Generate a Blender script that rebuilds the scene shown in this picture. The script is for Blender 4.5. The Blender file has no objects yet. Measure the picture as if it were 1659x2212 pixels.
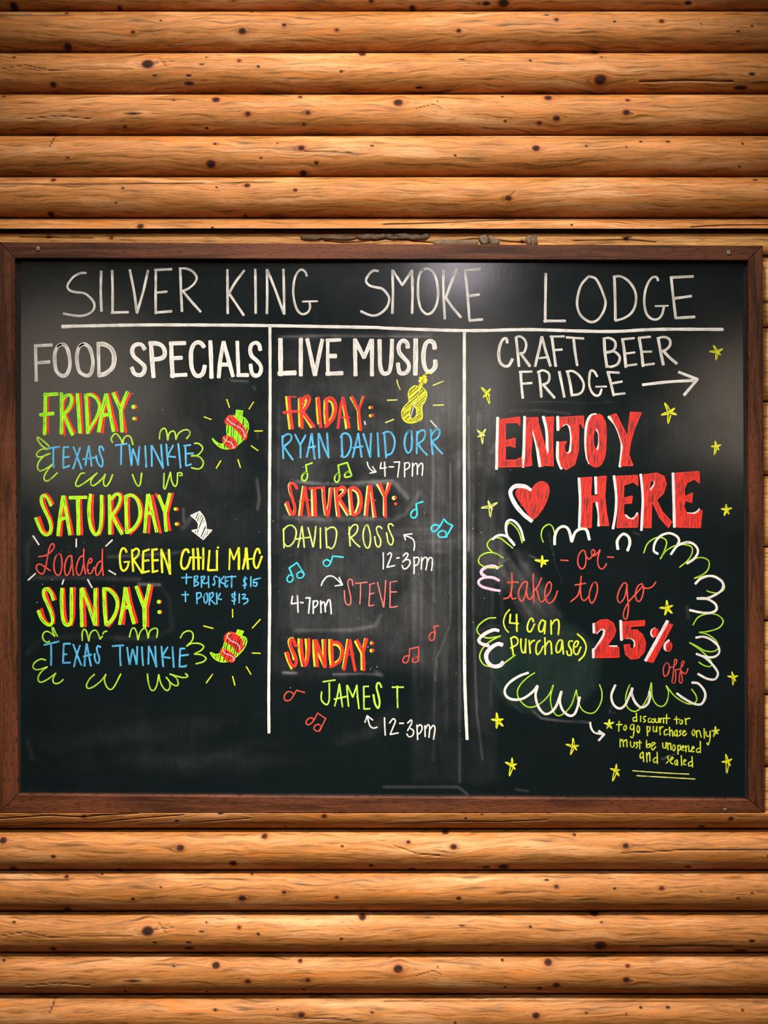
import bpy, math, random
import numpy as np
from mathutils import Vector
from mathutils.geometry import tessellate_polygon
random.seed(7)
scene = bpy.context.scene
COL = scene.collection

# ---------------------------------------------------------------- camera, light, exposure
# one board millimetre is one picture pixel at the board face (y = 0); the camera stands 3.5 m in front of it
CX, CY, EYE, D = 829.5, 1106.0, 1.6, 3.5
cam_data = bpy.data.cameras.new('camera')
cam = bpy.data.objects.new('camera', cam_data)
COL.objects.link(cam)
cam.location = (0, -D, EYE)
cam.rotation_euler = (math.pi/2, 0, 0)
cam_data.sensor_fit = 'VERTICAL'
cam_data.sensor_height = 36
cam_data.lens = 36*D/2.212
scene.camera = cam
scene.view_settings.view_transform = 'Standard'
scene.view_settings.look = 'None'
scene.view_settings.gamma = 1
scene.view_settings.use_curve_mapping = False
scene.view_settings.exposure = 0.0
world = bpy.data.worlds.new('world')
scene.world = world
world.use_nodes = True
world.node_tree.nodes['Background'].inputs[0].default_value = (1.0, 0.86, 0.70, 1)
world.node_tree.nodes['Background'].inputs[1].default_value = 0.03

def spot(name, loc, aim, watts, size_deg, blend, radius, color):
    l = bpy.data.lights.new(name, 'SPOT')
    l.energy = watts; l.spot_size = math.radians(size_deg); l.spot_blend = blend
    l.shadow_soft_size = radius; l.color = color
    o = bpy.data.objects.new(name, l); COL.objects.link(o)
    o.location = loc
    o.rotation_euler = (Vector(aim)-Vector(loc)).to_track_quat('-Z', 'Y').to_euler()
    return o
WARM = (1.0, 0.93, 0.82)
# unseen spots added overhead, aimed separately at upper logs, board and lower logs
for x in (-0.42, 0.42):
    spot('added_spot', (x, -0.78, EYE+1.90), (x*0.75, 0, EYE+0.50), 92, 66, 1.0, 0.05, WARM)
    spot('added_spot', (x, -1.25, EYE+1.25), (x*0.9-0.05, 0, EYE-0.98), 265, 58, 1.0, 0.05, WARM)
spot('added_spot', (0.00, -1.90, EYE+1.95), (0.0, 0, EYE+0.0), 250, 62, 1.0, 0.08, (1.0, 0.97, 0.93))
# further back: one added fill, then room lamps mirrored softly by the board
def lamp(loc, aim, watts, color, radius=0.09, size=44):
    spot('room_or_fill_light', loc, aim, watts, size, 0.7, radius, color)
lamp((0.05, -5.2, EYE+2.50), (0, 0, EYE+0.1), 300, (1.0, 0.92, 0.82), 0.08, 40)  # added frontal fill, set high so its reflection misses the board
lamp((0.30, -3.0, EYE+1.00), (0.1, 0, EYE+0.15), 6.2, (1.0, 0.88, 0.95), 0.11)
lamp((0.32, -3.0, EYE+0.50), (0.1, 0, EYE+0.0), 4.0, (1.0, 0.86, 0.72), 0.24)
lamp((-1.26, -3.0, EYE+0.47), (-0.3, 0, EYE+0.05), 8, (1.0, 0.80, 0.62), 0.38)
lamp((1.50, -3.0, EYE+0.42), (0.3, 0, EYE+0.05), 5, (1.0, 0.78, 0.58), 0.26)

# ---------------------------------------------------------------- helpers
def srgb(r, g, b):
    f = lambda c: (c/255/12.92) if c <= 10 else ((c/255+0.055)/1.055)**2.4
    return (f(r), f(g), f(b), 1.0)
def P(px, py, y=0.0):                        # board millimetres -> place, at depth y
    k = (D+y)/D
    return ((px-CX)*0.001*k, y, EYE+(CY-py)*0.001*k)
def new_obj(name, mesh, parent=None, mat=None):
    o = bpy.data.objects.new(name, mesh); COL.objects.link(o)
    if parent: o.parent = parent
    if mat:
        for m in (mat if isinstance(mat, (list, tuple)) else [mat]): mesh.materials.append(m)
    return o
def mesh_np(name, verts, faces, smooth=True):
    me = bpy.data.meshes.new(name)
    me.from_pydata([tuple(v) for v in verts], [], [tuple(f) for f in faces])
    if smooth: me.polygons.foreach_set('use_smooth', [True]*len(me.polygons))
    me.update()
    return me
def grid_mesh(name, co, smooth=True):        # co: (rows, columns, 3)
    R, C, _ = co.shape
    me = bpy.data.meshes.new(name)
    me.vertices.add(R*C); me.vertices.foreach_set('co', co.reshape(-1).astype(np.float32))
    i = np.arange(R*C).reshape(R, C)
    q = np.stack([i[:-1, :-1], i[1:, :-1], i[1:, 1:], i[:-1, 1:]], -1).reshape(-1, 4)
    me.loops.add(q.size); me.loops.foreach_set('vertex_index', q.reshape(-1).astype(np.int32))
    me.polygons.add(len(q)); me.polygons.foreach_set('loop_start', np.arange(0, q.size, 4, dtype=np.int32))
    me.polygons.foreach_set('use_smooth', np.full(len(q), smooth))
    me.update(calc_edges=True); me.validate()
    return me
def attr(me, name, arr):
    a = me.attributes.new(name, 'FLOAT', 'POINT'); a.data.foreach_set('value', np.asarray(arr, np.float32).reshape(-1))

class NT:                                     # short hand for node trees
    def __init__(s, name):
        s.m = bpy.data.materials.new(name); s.m.use_nodes = True
        s.t = s.m.node_tree; s.b = s.t.nodes['Principled BSDF']
    def n(s, kind, **k):
        nd = s.t.nodes.new(kind)
        for a, v in k.items(): setattr(nd, a, v)
        return nd
    def set(s, sock, v):
        if hasattr(v, 'is_linked') or isinstance(v, bpy.types.NodeSocket): s.t.links.new(v, sock)
        else: sock.default_value = v
    def attr(s, name): return s.n('ShaderNodeAttribute', attribute_name=name).outputs['Fac']
    def math(s, op, a, b=0.0, c=0.0, clamp=False):
        nd = s.n('ShaderNodeMath', operation=op, use_clamp=clamp)
        s.set(nd.inputs[0], a); s.set(nd.inputs[1], b); s.set(nd.inputs[2], c); return nd.outputs[0]
    def xyz(s, x, y, z=0.0):
        nd = s.n('ShaderNodeCombineXYZ')
        for i, v in enumerate((x, y, z)): s.set(nd.inputs[i], v)
        return nd.outputs[0]
    def noise(s, vec, scale=1.0, detail=3.0, rough=0.55, dist=0.0):
        nd = s.n('ShaderNodeTexNoise'); s.set(nd.inputs['Vector'], vec)
        nd.inputs['Scale'].default_value = scale; nd.inputs['Detail'].default_value = detail
        nd.inputs['Roughness'].default_value = rough; nd.inputs['Distortion'].default_value = dist
        return nd.outputs['Fac']
    def step(s, v, lo, hi, a=0.0, b=1.0):
        nd = s.n('ShaderNodeMapRange', interpolation_type='SMOOTHSTEP'); s.set(nd.inputs['Value'], v)
        for k, x in (('From Min', lo), ('From Max', hi), ('To Min', a), ('To Max', b)): s.set(nd.inputs[k], x)
        return nd.outputs['Result']
    def mix(s, f, a, b, blend='MIX'):
        nd = s.n('ShaderNodeMix', data_type='RGBA', blend_type=blend)
        s.set(nd.inputs[0], f); s.set(nd.inputs[6], a); s.set(nd.inputs[7], b); return nd.outputs[2]
    def bump(s, h, strength, dist):
        nd = s.n('ShaderNodeBump'); s.set(nd.inputs['Height'], h)
        nd.inputs['Strength'].default_value = strength; nd.inputs['Distance'].default_value = dist
        s.t.links.new(nd.outputs[0], s.b.inputs['Normal'])
    def out(s, color, rough, spec=0.5):
        s.set(s.b.inputs['Base Color'], color); s.set(s.b.inputs['Roughness'], rough)
        s.b.inputs['Specular IOR Level'].default_value = spec
        return s.m

# ---------------------------------------------------------------- materials
def log_material(name, c_light, c_mid, c_dark, c_pale):
    t = NT(name)
    gx, gv, knot, halo, crack = (t.attr(a) for a in ('gx', 'gv', 'knot', 'halo', 'crack'))
    seed = t.math('MULTIPLY', t.attr('seed'), 13.7)
    broad = t.noise(t.xyz(t.math('MULTIPLY', gx, 0.0035), t.math('MULTIPLY', gv, 0.045), seed), 1, 2, 0.5)
    bands = t.noise(t.xyz(t.math('MULTIPLY', gx, 0.009), t.math('MULTIPLY', gv, 0.22), seed), 1, 4, 0.6, 0.25)
    fine = t.noise(t.xyz(t.math('MULTIPLY', gx, 0.028), t.math('MULTIPLY', gv, 0.62), seed), 1, 3, 0.6)
    speck = t.noise(t.xyz(t.math('MULTIPLY', gx, 0.05), t.math('MULTIPLY', gv, 0.9), t.math('ADD', seed, 5.0)), 1, 2, 0.5)
    c = t.mix(t.step(bands, 0.34, 0.66), c_mid, c_light)
    c = t.mix(t.step(broad, 0.50, 0.72, 0, 0.75), c, c_pale)
    c = t.mix(t.step(broad, 0.46, 0.28, 0, 0.55), c, c_mid)
    c = t.mix(t.step(bands, 0.43, 0.30, 0, 0.75), c, c_dark)
    c = t.mix(t.step(fine, 0.47, 0.33, 0, 0.6), c, c_dark)
    c = t.mix(t.step(speck, 0.33, 0.25, 0, 0.6), c, c_dark)
    gold = t.noise(t.xyz(t.math('MULTIPLY', gx, 0.007), t.math('MULTIPLY', gv, 0.11), t.math('ADD', seed, 31.0)), 1, 3, 0.55, 0.4)
    c = t.mix(t.step(gold, 0.57, 0.70, 0, 0.6), c, srgb(186, 102, 28))
    c = t.mix(t.math('MULTIPLY', halo, 0.75), c, srgb(142, 66, 14))
    c = t.mix(knot, c, t.mix(t.step(fine, 0.4, 0.6), srgb(26, 11, 6), srgb(58, 26, 14)))
    c = t.mix(crack, c, srgb(40, 20, 10))
    h = t.math('ADD', t.math('MULTIPLY', fine, 0.5), t.math('MULTIPLY', bands, 0.6))
    h = t.math('SUBTRACT', h, t.math('MULTIPLY', crack, 1.5))
    t.bump(h, 0.5, 0.0022)
    return t.out(c, t.math('ADD', t.step(fine, 0.2, 0.8, 0.50, 0.68), t.math('MULTIPLY', knot, 0.3), clamp=True), 0.25)
M_LOG = log_material('varnished_log', srgb(178, 115, 60), srgb(140, 87, 35), srgb(62, 38, 8), srgb(200, 145, 96))
M_OLD = log_material('old_log', srgb(206, 148, 80), srgb(170, 114, 58), srgb(66, 44, 24), srgb(216, 166, 102))

def frame_material(name, along):
    t = NT(name)
    sep = t.n('ShaderNodeSeparateXYZ'); tc = t.n('ShaderNodeTexCoord')
    t.t.links.new(tc.outputs['Object'], sep.inputs[0])
    a, b = (sep.outputs[0], sep.outputs[2]) if along == 'x' else (sep.outputs[2], sep.outputs[0])
    v = t.xyz(t.math('MULTIPLY', a, 5.0), t.math('MULTIPLY', b, 70.0), t.math('MULTIPLY', sep.outputs[1], 40.0))
    n1 = t.noise(v, 1, 4, 0.6, 0.6)
    n2 = t.noise(t.xyz(t.math('MULTIPLY', a, 60.0), t.math('MULTIPLY', b, 420.0), 3.0), 1, 3, 0.6)
    n3 = t.noise(t.xyz(t.math('MULTIPLY', a, 2.2), t.math('MULTIPLY', b, 9.0), 1.0), 1, 2, 0.5)
    c = t.mix(t.step(n1, 0.35, 0.65), srgb(48, 25, 14), srgb(84, 46, 28))
    c = t.mix(t.step(n3, 0.45, 0.7, 0, 0.6), c, srgb(104, 56, 32))
    c = t.mix(t.step(n2, 0.48, 0.35, 0, 0.7), c, srgb(38, 18, 10))
    t.bump(t.math('ADD', n2, n1), 0.45, 0.0012)
    return t.out(c, t.step(n2, 0.3, 0.7, 0.36, 0.54), 0.15)
M_RAIL = frame_material('dark_stained_rail', 'x')
M_STILE = frame_material('dark_stained_stile', 'z')

def slate_material():
    t = NT('chalkboard_black')
    dust = t.attr('dust'); gx = t.attr('gx'); gy = t.attr('gy'); swirl = t.attr('tone')
    v1 = t.noise(t.xyz(t.math('MULTIPLY', gx, 0.16), t.math('MULTIPLY', gy, 0.006), 0.0), 1, 4, 0.65)
    v2 = t.noise(t.xyz(t.math('MULTIPLY', gx, 0.010), t.math('MULTIPLY', gy, 0.009), 4.0), 1, 4, 0.6, 0.8)
    v3 = t.noise(t.xyz(t.math('MULTIPLY', gx, 0.55), t.math('MULTIPLY', gy, 0.05), 8.0), 1, 2, 0.5)
    d = t.math('MULTIPLY', dust, t.step(v1, 0.25, 0.75, 0.78, 1.25))
    d = t.math('MULTIPLY', d, t.step(v2, 0.28, 0.70, 0.5, 1.5))
    d = t.math('ADD', d, t.step(v3, 0.62, 0.8, 0.0, 0.006), clamp=True)
    c = t.mix(t.math('MULTIPLY', swirl, 1.0), srgb(6, 15, 17), srgb(9, 27, 24))
    c = t.mix(d, c, srgb(198, 192, 194))
    t.bump(v3, 0.08, 0.0004)
    return t.out(c, t.math('ADD', 0.12, t.math('MULTIPLY', v2, 0.06)), 0.8)
M_SLATE = slate_material()

INK = {'white': (240, 233, 224), 'chalk': (232, 224, 214), 'lime': (162, 252, 2), 'limey': (182, 250, 2), 'green': (176, 246, 54), 'olive': (180, 232, 48),
       'lightlime': (192, 250, 72), 'palelime': (222, 250, 118), 'yellow': (244, 242, 26), 'lemon': (232, 244, 52), 'pale': (240, 238, 120), 'gold': (250, 222, 34),
       'orange': (255, 150, 20), 'red': (252, 46, 24), 'coral': (244, 80, 62), 'salmon': (242, 116, 106), 'pink': (240, 190, 214), 'blush': (248, 222, 226),
       'blue': (84, 184, 232), 'cyan': (52, 212, 236)}
def ink_material(name, rgb, gaps=0.42, thin=0.78):
    t = NT('marker_' + name)
    uv = t.n('ShaderNodeUVMap'); sep = t.n('ShaderNodeSeparateXYZ'); t.t.links.new(uv.outputs[0], sep.inputs[0])
    s = t.noise(t.xyz(t.math('MULTIPLY', sep.outputs[0], 0.95), t.math('MULTIPLY', sep.outputs[1], 0.045), 0.0), 1, 3, 0.6)
    p = t.noise(t.xyz(t.math('MULTIPLY', sep.outputs[0], 0.3), t.math('MULTIPLY', sep.outputs[1], 0.03), 9.0), 1, 2, 0.5)
    edge = t.attr('edge')
    base = tuple(q*0.66 for q in srgb(*rgb)[:3])+(1,)
    dim = (base[0]*thin, base[1]*thin, base[2]*thin, 1)
    c = t.mix(t.step(p, 0.35, 0.65), dim, base)
    c = t.mix(t.math('MULTIPLY', edge, 0.6), c, base)
    gap = t.math('MULTIPLY', t.step(s, gaps+0.01, gaps-0.05), t.math('SUBTRACT', 1.0, edge), clamp=True)
    c = t.mix(t.math('MULTIPLY', gap, 0.94), c, (base[0]*0.05+0.006, base[1]*0.05+0.006, base[2]*0.05+0.006, 1))
    return t.out(c, 0.55, 0.3)
M_INK = {k: ink_material(k, v, 0.405 if k in ('white', 'blush', 'pink') else 0.40 if k == 'chalk' else 0.455, 0.55 if k == 'chalk' else 0.78) for k, v in INK.items()}
M_INK['FILL'] = ink_material('red_fill', (252, 44, 28), 0.505)

def plain(name, rgb, rough=0.6, metal=0.0, bump=0.0):
    t = NT(name)
    n = t.noise(t.n('ShaderNodeTexCoord').outputs['Object'], 60, 4, 0.6)
    a = srgb(*rgb)
    c = t.mix(t.step(n, 0.3, 0.7), (a[0]*0.6, a[1]*0.6, a[2]*0.6, 1), a)
    if bump: t.bump(n, 0.6, bump)
    t.b.inputs['Metallic'].default_value = metal
    return t.out(c, rough, 0.4)
M_GAP_SHADE = plain('gap_shade_black', (3, 3, 4), 0.9)  # near-black for the gap inside the frame, shade put into the colour
M_STEEL = plain('dull_steel', (120, 112, 104), 0.45, 0.8)
M_CHINK = plain('grey_mortar', (108, 88, 70), 0.9, 0, 0.004)
M_BACK = plain('dark_sheathing', (30, 18, 10), 0.9)
M_CHALK = plain('chalk', (236, 232, 224), 0.9)

# ---------------------------------------------------------------- the log wall
# knots: (x, y, r[, stretch]); cracks: polylines; all in picture millimetres, y counted from the log's middle
HALF, DEPTH, FRONT = 43.6, 42.0, -0.021
AXIS = FRONT+DEPTH*0.001
def in_poly_dist(X, Y, pts):
    d = np.full(X.shape, 1e9)
    for (x0, y0), (x1, y1) in zip(pts[:-1], pts[1:]):
        vx, vy = x1-x0, y1-y0
        u = np.clip(((X-x0)*vx+(Y-y0)*vy)/(vx*vx+vy*vy+1e-9), 0, 1)
        d = np.minimum(d, np.hypot(X-x0-u*vx, Y-y0-u*vy))
    return d
def log_mesh(name, seed, mid, knots=(), cracks=(), rise=0.0, half=HALF, depth=DEPTH, lo=-1.0, hi=1.0, step=3.0, x_out=520):
    rng = np.random.RandomState(seed)
    xs = np.concatenate([np.linspace(-x_out, -20, 12), np.arange(-12, 1672, step), np.linspace(1680, 1659+x_out, 12)])
    th = np.linspace(math.asin(max(-1, lo)), math.asin(min(1, hi)), 58)    # lo, hi: where a saw cut the round, -1 top, +1 bottom
    T, Xp = np.meshgrid(th, xs, indexing='ij')
    Yp = np.sin(T)*half
    wob = 0.8*np.sin(Xp*0.006+seed)+0.5*np.sin(Xp*0.017+seed*2.3)
    bulge = 1+0.02*np.sin(Xp*0.004+seed*1.7)
    dep = np.cos(T)*depth*bulge
    gv = Yp+6*np.sin(Xp*0.0042+seed*1.3)+3*np.sin(Xp*0.011+seed)+1.6*np.sin(Xp*0.041+Yp*0.11+seed*2)+0.8*np.sin(Xp*0.09-Yp*0.2+seed)
    knot = np.zeros_like(Xp); halo = np.zeros_like(Xp); crack = np.zeros_like(Xp)
    for k in knots:
        kx, ky, r = k[0], k[1], k[2]*0.82; st = k[3] if len(k) > 3 else 1.2
        dx, dy = Xp-kx, Yp-(ky-mid)
        reach = np.exp(-(dx/(2.6*r*max(1, st*.7)))**2)*np.exp(-np.abs(dy)/(2.6*r))
        gv = gv-np.tanh(dy/(0.5*r))*r*1.25*reach
        q = np.hypot(dx/(r*st), dy/(r*0.92))
        knot = np.maximum(knot, np.clip((1.12-q)/0.35, 0, 1))
        if r > 3.5 and st < 2:
            halo = np.maximum(halo, np.clip(1-(q-1)/1.1, 0, 1)*0.7)
            dep = dep+0.4*np.exp(-q*q/1.8)
    for w, pts in cracks:
        dd = in_poly_dist(Xp, Yp, [(x, y-mid) for x, y in pts])
        c = np.clip((w+1.2-dd)/1.6, 0, 1)
        crack = np.maximum(crack, c); dep = dep-2.0*c
    co = np.stack([(Xp-CX)*0.001, -dep*0.001, -(Yp+wob*np.cos(T)*0.3)*0.001], -1)
    me = grid_mesh(name, co)
    for n, a in (('gx', Xp), ('gv', gv), ('knot', knot), ('halo', halo), ('crack', crack), ('seed', np.full(Xp.shape, seed*1.0))): attr(me, n, a)
    # close the back, the sawn faces and the ends
    R, C = Xp.shape
    import bmesh
    bm = bmesh.new(); bm.from_mesh(me); bm.verts.ensure_lookup_table(); V = list(bm.verts)
    layers = [bm.verts.layers.float[n] for n in ('gx', 'gv', 'seed')]
    back = {}
    for r in (0, R-1):
        for c in range(C):
            v = V[r*C+c]
            b = bm.verts.new((v.co.x, 0.012, v.co.z+(rise if r else 0))); back[(r, c)] = b
            for l in layers: b[l] = v[l]
            b[layers[1]] = v[layers[1]]+20
    for c in range(C-1):
        a0, a1 = V[c], V[c+1]
        bm.faces.new((a0, a1, back[(0, c+1)], back[(0, c)]))
        a0, a1 = V[(R-1)*C+c], V[(R-1)*C+c+1]
        bm.faces.new((a1, a0, back[(R-1, c)], back[(R-1, c+1)]))
        bm.faces.new((back[(0, c)], back[(0, c+1)], back[(R-1, c+1)], back[(R-1, c)]))
    for c in (0, C-1):
        loop = [V[r*C+c] for r in range(R)]+[back[(R-1, c)], back[(0, c)]]
        bm.faces.new(loop if c == 0 else loop[::-1])
    bmesh.ops.recalc_face_normals(bm, faces=bm.faces)
    bm.to_mesh(me); bm.free()
    return me

def box(name, x0, x1, y0, y1, z0, z1, mat, parent=None):
    v = [(x, y, z) for x in (x0, x1) for y in (y0, y1) for z in (z0, z1)]
    f = [(0, 1, 3, 2), (4, 6, 7, 5), (0, 4, 5, 1), (2, 3, 7, 6), (0, 2, 6, 4), (1, 5, 7, 3)]
    return new_obj(name, mesh_np(name, v, f, False), parent, mat)
XW = (1659+2*520)*0.0005
wall = box('wall_back', -XW, XW, 0.150, 0.170, EYE-1.22, EYE+1.22, M_BACK)
wall['kind'] = 'structure'
kf = lambda y: (D+y)/D
def place_log(me, mid, label, name='log', y=AXIS, mat=M_LOG):
    o = new_obj(name, me, wall, None if me.materials else mat)
    o.location = (0, y, EYE+(CY-mid)*0.001)
    if label: o['label'] = label
    return o
SH = 1862.5          # the lower courses repeat the upper ones
UP = {
 0: (-24.4, [(10, -50, 9), (392, -35, 9), (572, -57, 7), (505, -1, 8), (30, 13.5, 9), (258, 16, 5), (802, 5, 5), (882, -46.5, 5), (979, -37.5, 8), (1349, -39.5, 7), (1087, 8.5, 9, 1.7), (1050, 9, 5, 2.4), (891, 17, 7), (1485, 8.5, 5, 2.2), (1655, -17, 4), (740, -38, 4), (120, -17, 5), (1240, -60, 4), (962, -64, 5, 2)], [(0.5, [(1340, -24), (1399, -26), (1480, -31), (1560, -30), (1659, -31)]), (0.2, [(850, -40), (900, -22), (950, -18)])]),
 1: (64.2, [(145, 30, 5), (220, 26, 3), (290, 75, 5), (147, 101, 9), (525, 73, 9), (615, 60, 5), (728, 71, 5), (544, 26, 3), (350, 50, 3), (990, 72, 6), (1200, 48, 5), (1325, 52, 4), (1426, 52, 6), (1620, 62, 4), (1590, 74, 4), (1180, 36, 3, 2), (1510, 58, 3)], [(0.6, [(-20, 36), (150, 36), (158, 33)]), (0.1, [(158, 34), (400, 34), (500, 35), (620, 36)])]),
 2: (154.2, [(33, 127, 4), (322, 144, 14), (0, 171, 4), (117, 185, 7), (447, 127, 3), (438, 144, 3, 3), (518, 136, 5), (337, 168, 3, 2.4), (783, 118, 8), (737, 160, 4), (410, 168, 3, 3), (560, 150, 4), (1285, 112, 7, 1.8), (1295, 176, 14), (1144, 135, 4), (997, 133, 2.4, 4.5), (905, 190, 3, 4), (1298, 127, 3), (1620, 165, 5, 2), (1600, 190, 5, 4), (410, 183, 5, 3)], [(1.2, [(1380, 180), (1480, 177), (1580, 179)]), (0.1, [(0, 155), (60, 146), (110, 158), (180, 156), (290, 156)]), (0.1, [(332, 144), (350, 132)]), (0.1, [(335, 142), (378, 136)]), (0.1, [(345, 128), (362, 150)]), (0.1, [(350, 140), (368, 128)])]),
 3: (243.8, [(468, 219, 9), (377, 220, 3), (290, 250, 3.6, 7.5), (537, 251, 7), (666, 248, 6), (649, 211, 5), (657, 271, 4), (447, 278, 4), (272, 276, 4), (860, 226, 11), (1183, 214, 9), (1200, 260, 8), (1164, 269, 5), (1350, 248, 8), (1085, 210, 4), (1090, 265, 4), (1354, 220, 5), (1362, 250, 3), (945, 222, 3), (10, 210, 4)], [(0.1, [(60, 262), (130, 256), (200, 262)]), (0.1, [(900, 240), (935, 230), (952, 238)])]),
 4: (333.4, [(466, 314, 4), (457, 357, 11), (652, 324, 8), (804, 319, 4), (684, 355, 5), (655, 373, 6, 1.6), (150, 345, 4), (1156, 325, 9), (982, 340, 4), (1382, 309, 4), (1440, 309, 4, 1.8), (1600, 314, 4), (1264, 319, 3), (1350, 321, 3), (600, 313, 3), (1595, 362, 3), (565, 345, 3)], [(0.7, [(119, 294), (116, 306), (111, 320)]), (0.1, [(829, 299), (1100, 298), (1400, 299), (1659, 298)]), (0.1, [(660, 332), (720, 332), (760, 335)])]),
 5: (422.6, [(117, 390, 6), (268, 410, 4), (535, 404, 7), (639, 415, 5), (110, 462, 7), (253, 441, 3), (1097, 432, 8), (1630, 390, 3, 3), (470, 408, 3), (530, 465, 4)], [(0.9, [(-20, 400), (60, 400), (120, 402), (300, 399), (440, 398)]), (0.3, [(440, 398), (530, 396.5), (590, 396)]), (0.1, [(1085, 440), (1100, 428), (1112, 416)])]),
 6: (512.0, [(305, 490, 8), (460, 494, 4), (1234, 487, 4)], [(0.7, [(829, 486), (940, 482), (1050, 476), (1110, 473)]), (0.6, [(1490, 492), (1560, 488), (1659, 487)])]),
}
LABELS_UP = {0: 'topmost log, only its underside showing', 1: 'log with a thin crack at its upper left', 2: 'log with a big brown knot left and a dark knot with curly grain right', 3: 'log with a long dark scar left of the middle', 4: 'log with a short slanted gouge at its left end', 5: 'log with a long black crack across its left half', 6: 'sawn log overhanging the chalkboard'}
LABELS_LOW = {0: 'second log below the chalkboard, with a long crack at its right end', 1: 'third log below the chalkboard', 2: 'fourth log below the chalkboard, with a big brown knot left', 3: 'fifth log below the chalkboard, with a long dark scar', 4: 'lowest log in view, with a short slanted gouge'}
meshes = {}
for i, (mid, knots, cracks) in UP.items():
    meshes[i] = log_mesh('log', i+1, mid, knots, cracks, rise=0.012 if i == 6 else 0.0, hi=(496-512.0)/HALF if i == 6 else 1.0)
    place_log(meshes[i], mid, LABELS_UP[i], y=AXIS+(0.006 if i == 6 else 0))
for i in range(5):
    place_log(meshes[i], UP[i][0]+SH, LABELS_LOW[i])
for i, up in ((3, -113.0), (1, UP[4][0]+SH+89.2)):     # the wall goes on above and below the picture
    place_log(meshes[i], up, None)
low = log_mesh('log', 9, 1748.5, [(185, 1760, 6), (384, 1770, 4, 1.8), (478, 1753, 4, 2), (701, 1759, 6), (617, 1785, 3), (1005, 1764, 4), (1575, 1765, 6), (1515, 1785, 5, 1.8), (1040, 1755, 3)],
               [(0.8, [(0, 1765), (110, 1758), (180, 1762), (230, 1757), (300, 1754)]), (0.5, [(0, 1786), (120, 1778), (210, 1775), (290, 1766), (400, 1757)]), (0.3, [(300, 1780), (400, 1776), (540, 1765)]), (0.6, [(829, 1778), (950, 1772), (1080, 1772), (1180, 1768)])], lo=(1753-1748.5)/HALF)
place_log(low, 1748.5, 'sawn log carrying the chalkboard')
# older rough logs in the opening behind the board
def old_rows():
    rows = [(352, 500), (501, 548), (551, 705), (708, 865), (868, 1025), (1028, 1180), (1183, 1340), (1343, 1500), (1503, 1655), (1658, 1800)]
    for j, (a, b) in enumerate(rows):
        yb = 0.026 if j != 1 else 0.007
        mid, half = (a+b)/2, (b-a)/2
        kn = [(random.uniform(0, 1659), mid+random.uniform(-.6, .6)*half, random.uniform(4, 9)) for _ in range(7)]
        cr = []
        if j == 1: cr = [(0.8, [(700+40*q, 520+5*math.sin(q*1.3)) for q in range(12)]), (0.6, [(1240, 520), (1360, 518), (1420, 524)]), (0.5, [(40, 512), (200, 514)]), (0.5, [(1345, 512), (1352, 520), (1362, 512)])]
        if j == 2: cr = [(1.0, [(1500, 654), (1700, 655)])]
        me = log_mesh('weathered_log', 20+j, mid, kn, cr, half=half*kf(yb), depth=26.0 if j != 1 else 14.0, step=6.0, lo=0.955 if j == 0 else -1.0, hi=0.28 if j == 9 else 1.0)
        o = new_obj('weathered_log', me, wall, M_OLD)
        o.location = (0, yb+0.012, EYE+(CY-mid)*0.001*kf(yb))
old_rows()
def lump(name, pts, y, thick, mat, parent, label=None):      # a rough slab of mortar: outline swollen towards the viewer
    n = len(pts); cx = sum(p[0] for p in pts)/n; cy = sum(p[1] for p in pts)/n
    vs, fs = [], []
    rings = [(1.0, 0.0), (0.98, -0.5), (0.84, -0.9), (0.45, -1.0)]
    for s, h in rings:
        for (x, y0) in pts:
            jx, jy = random.uniform(-.8, .8), random.uniform(-.8, .8)
            vs.append(P(cx+(x-cx)*s+jx, cy+(y0-cy)*s+jy, y+h*thick+random.uniform(-.08, .08)*thick))
    for r in range(len(rings)-1):
        for i in range(n):
            fs.append((r*n+i, r*n+(i+1) % n, (r+1)*n+(i+1) % n, (r+1)*n+i))
    fs.append(tuple(range((len(rings)-1)*n, len(rings)*n))); fs.append(tuple(reversed(range(n))))
    o = new_obj(name, mesh_np(name, vs, fs), parent, mat)
    if label: o['label'] = label
    return o
def ragged(x0, x1, y0, y1, n=9):
    up = [(x0+(x1-x0)*i/n, y0+random.uniform(-2, 3)) for i in range(n+1)]
    dn = [(x1-(x1-x0)*i/n, y1+random.uniform(-2, 2)) for i in range(n+1)]
    return up+[(x1+3, (y0+y1)/2)]+dn+[(x0-3, (y0+y1)/2)]
for a in ((650, 770, 508, 517), (772, 832, 506, 517), (834, 926, 505, 517)):
    lump('chinking', ragged(*a), 0.008, 0.010, M_CHINK, wall)
for pts in ([(1036, 509), (1046, 505), (1052, 507), (1056, 520), (1054, 530), (1042, 530), (1034, 518)], [(1056, 507), (1066, 511), (1078, 519), (1079, 530), (1056, 530)],
            [(1134, 515), (1142, 508), (1150, 506), (1150, 530), (1138, 530)], [(1152, 505), (1160, 508), (1162, 530), (1152, 530)], [(935, 520), (960, 517), (985, 519), (1010, 517), (1034, 521), (1032, 531), (935, 531)]):
    lump('chinking', pts, 0.008, 0.012, M_CHINK, wall)

# ---------------------------------------------------------------- the chalkboard
board = bpy.data.objects.new('chalkboard', None); COL.objects.link(board)
board.location = P(825, 1752.5, 0.0)
board['label'] = 'large framed chalkboard with hand-lettered specials, standing on the sawn log'
board['category'] = 'chalkboard'
def child(name, me, mat=None):
    o = new_obj(name, me, board, mat)
    o.matrix_parent_inverse = board.matrix_basis.inverted()
    return o
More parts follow.
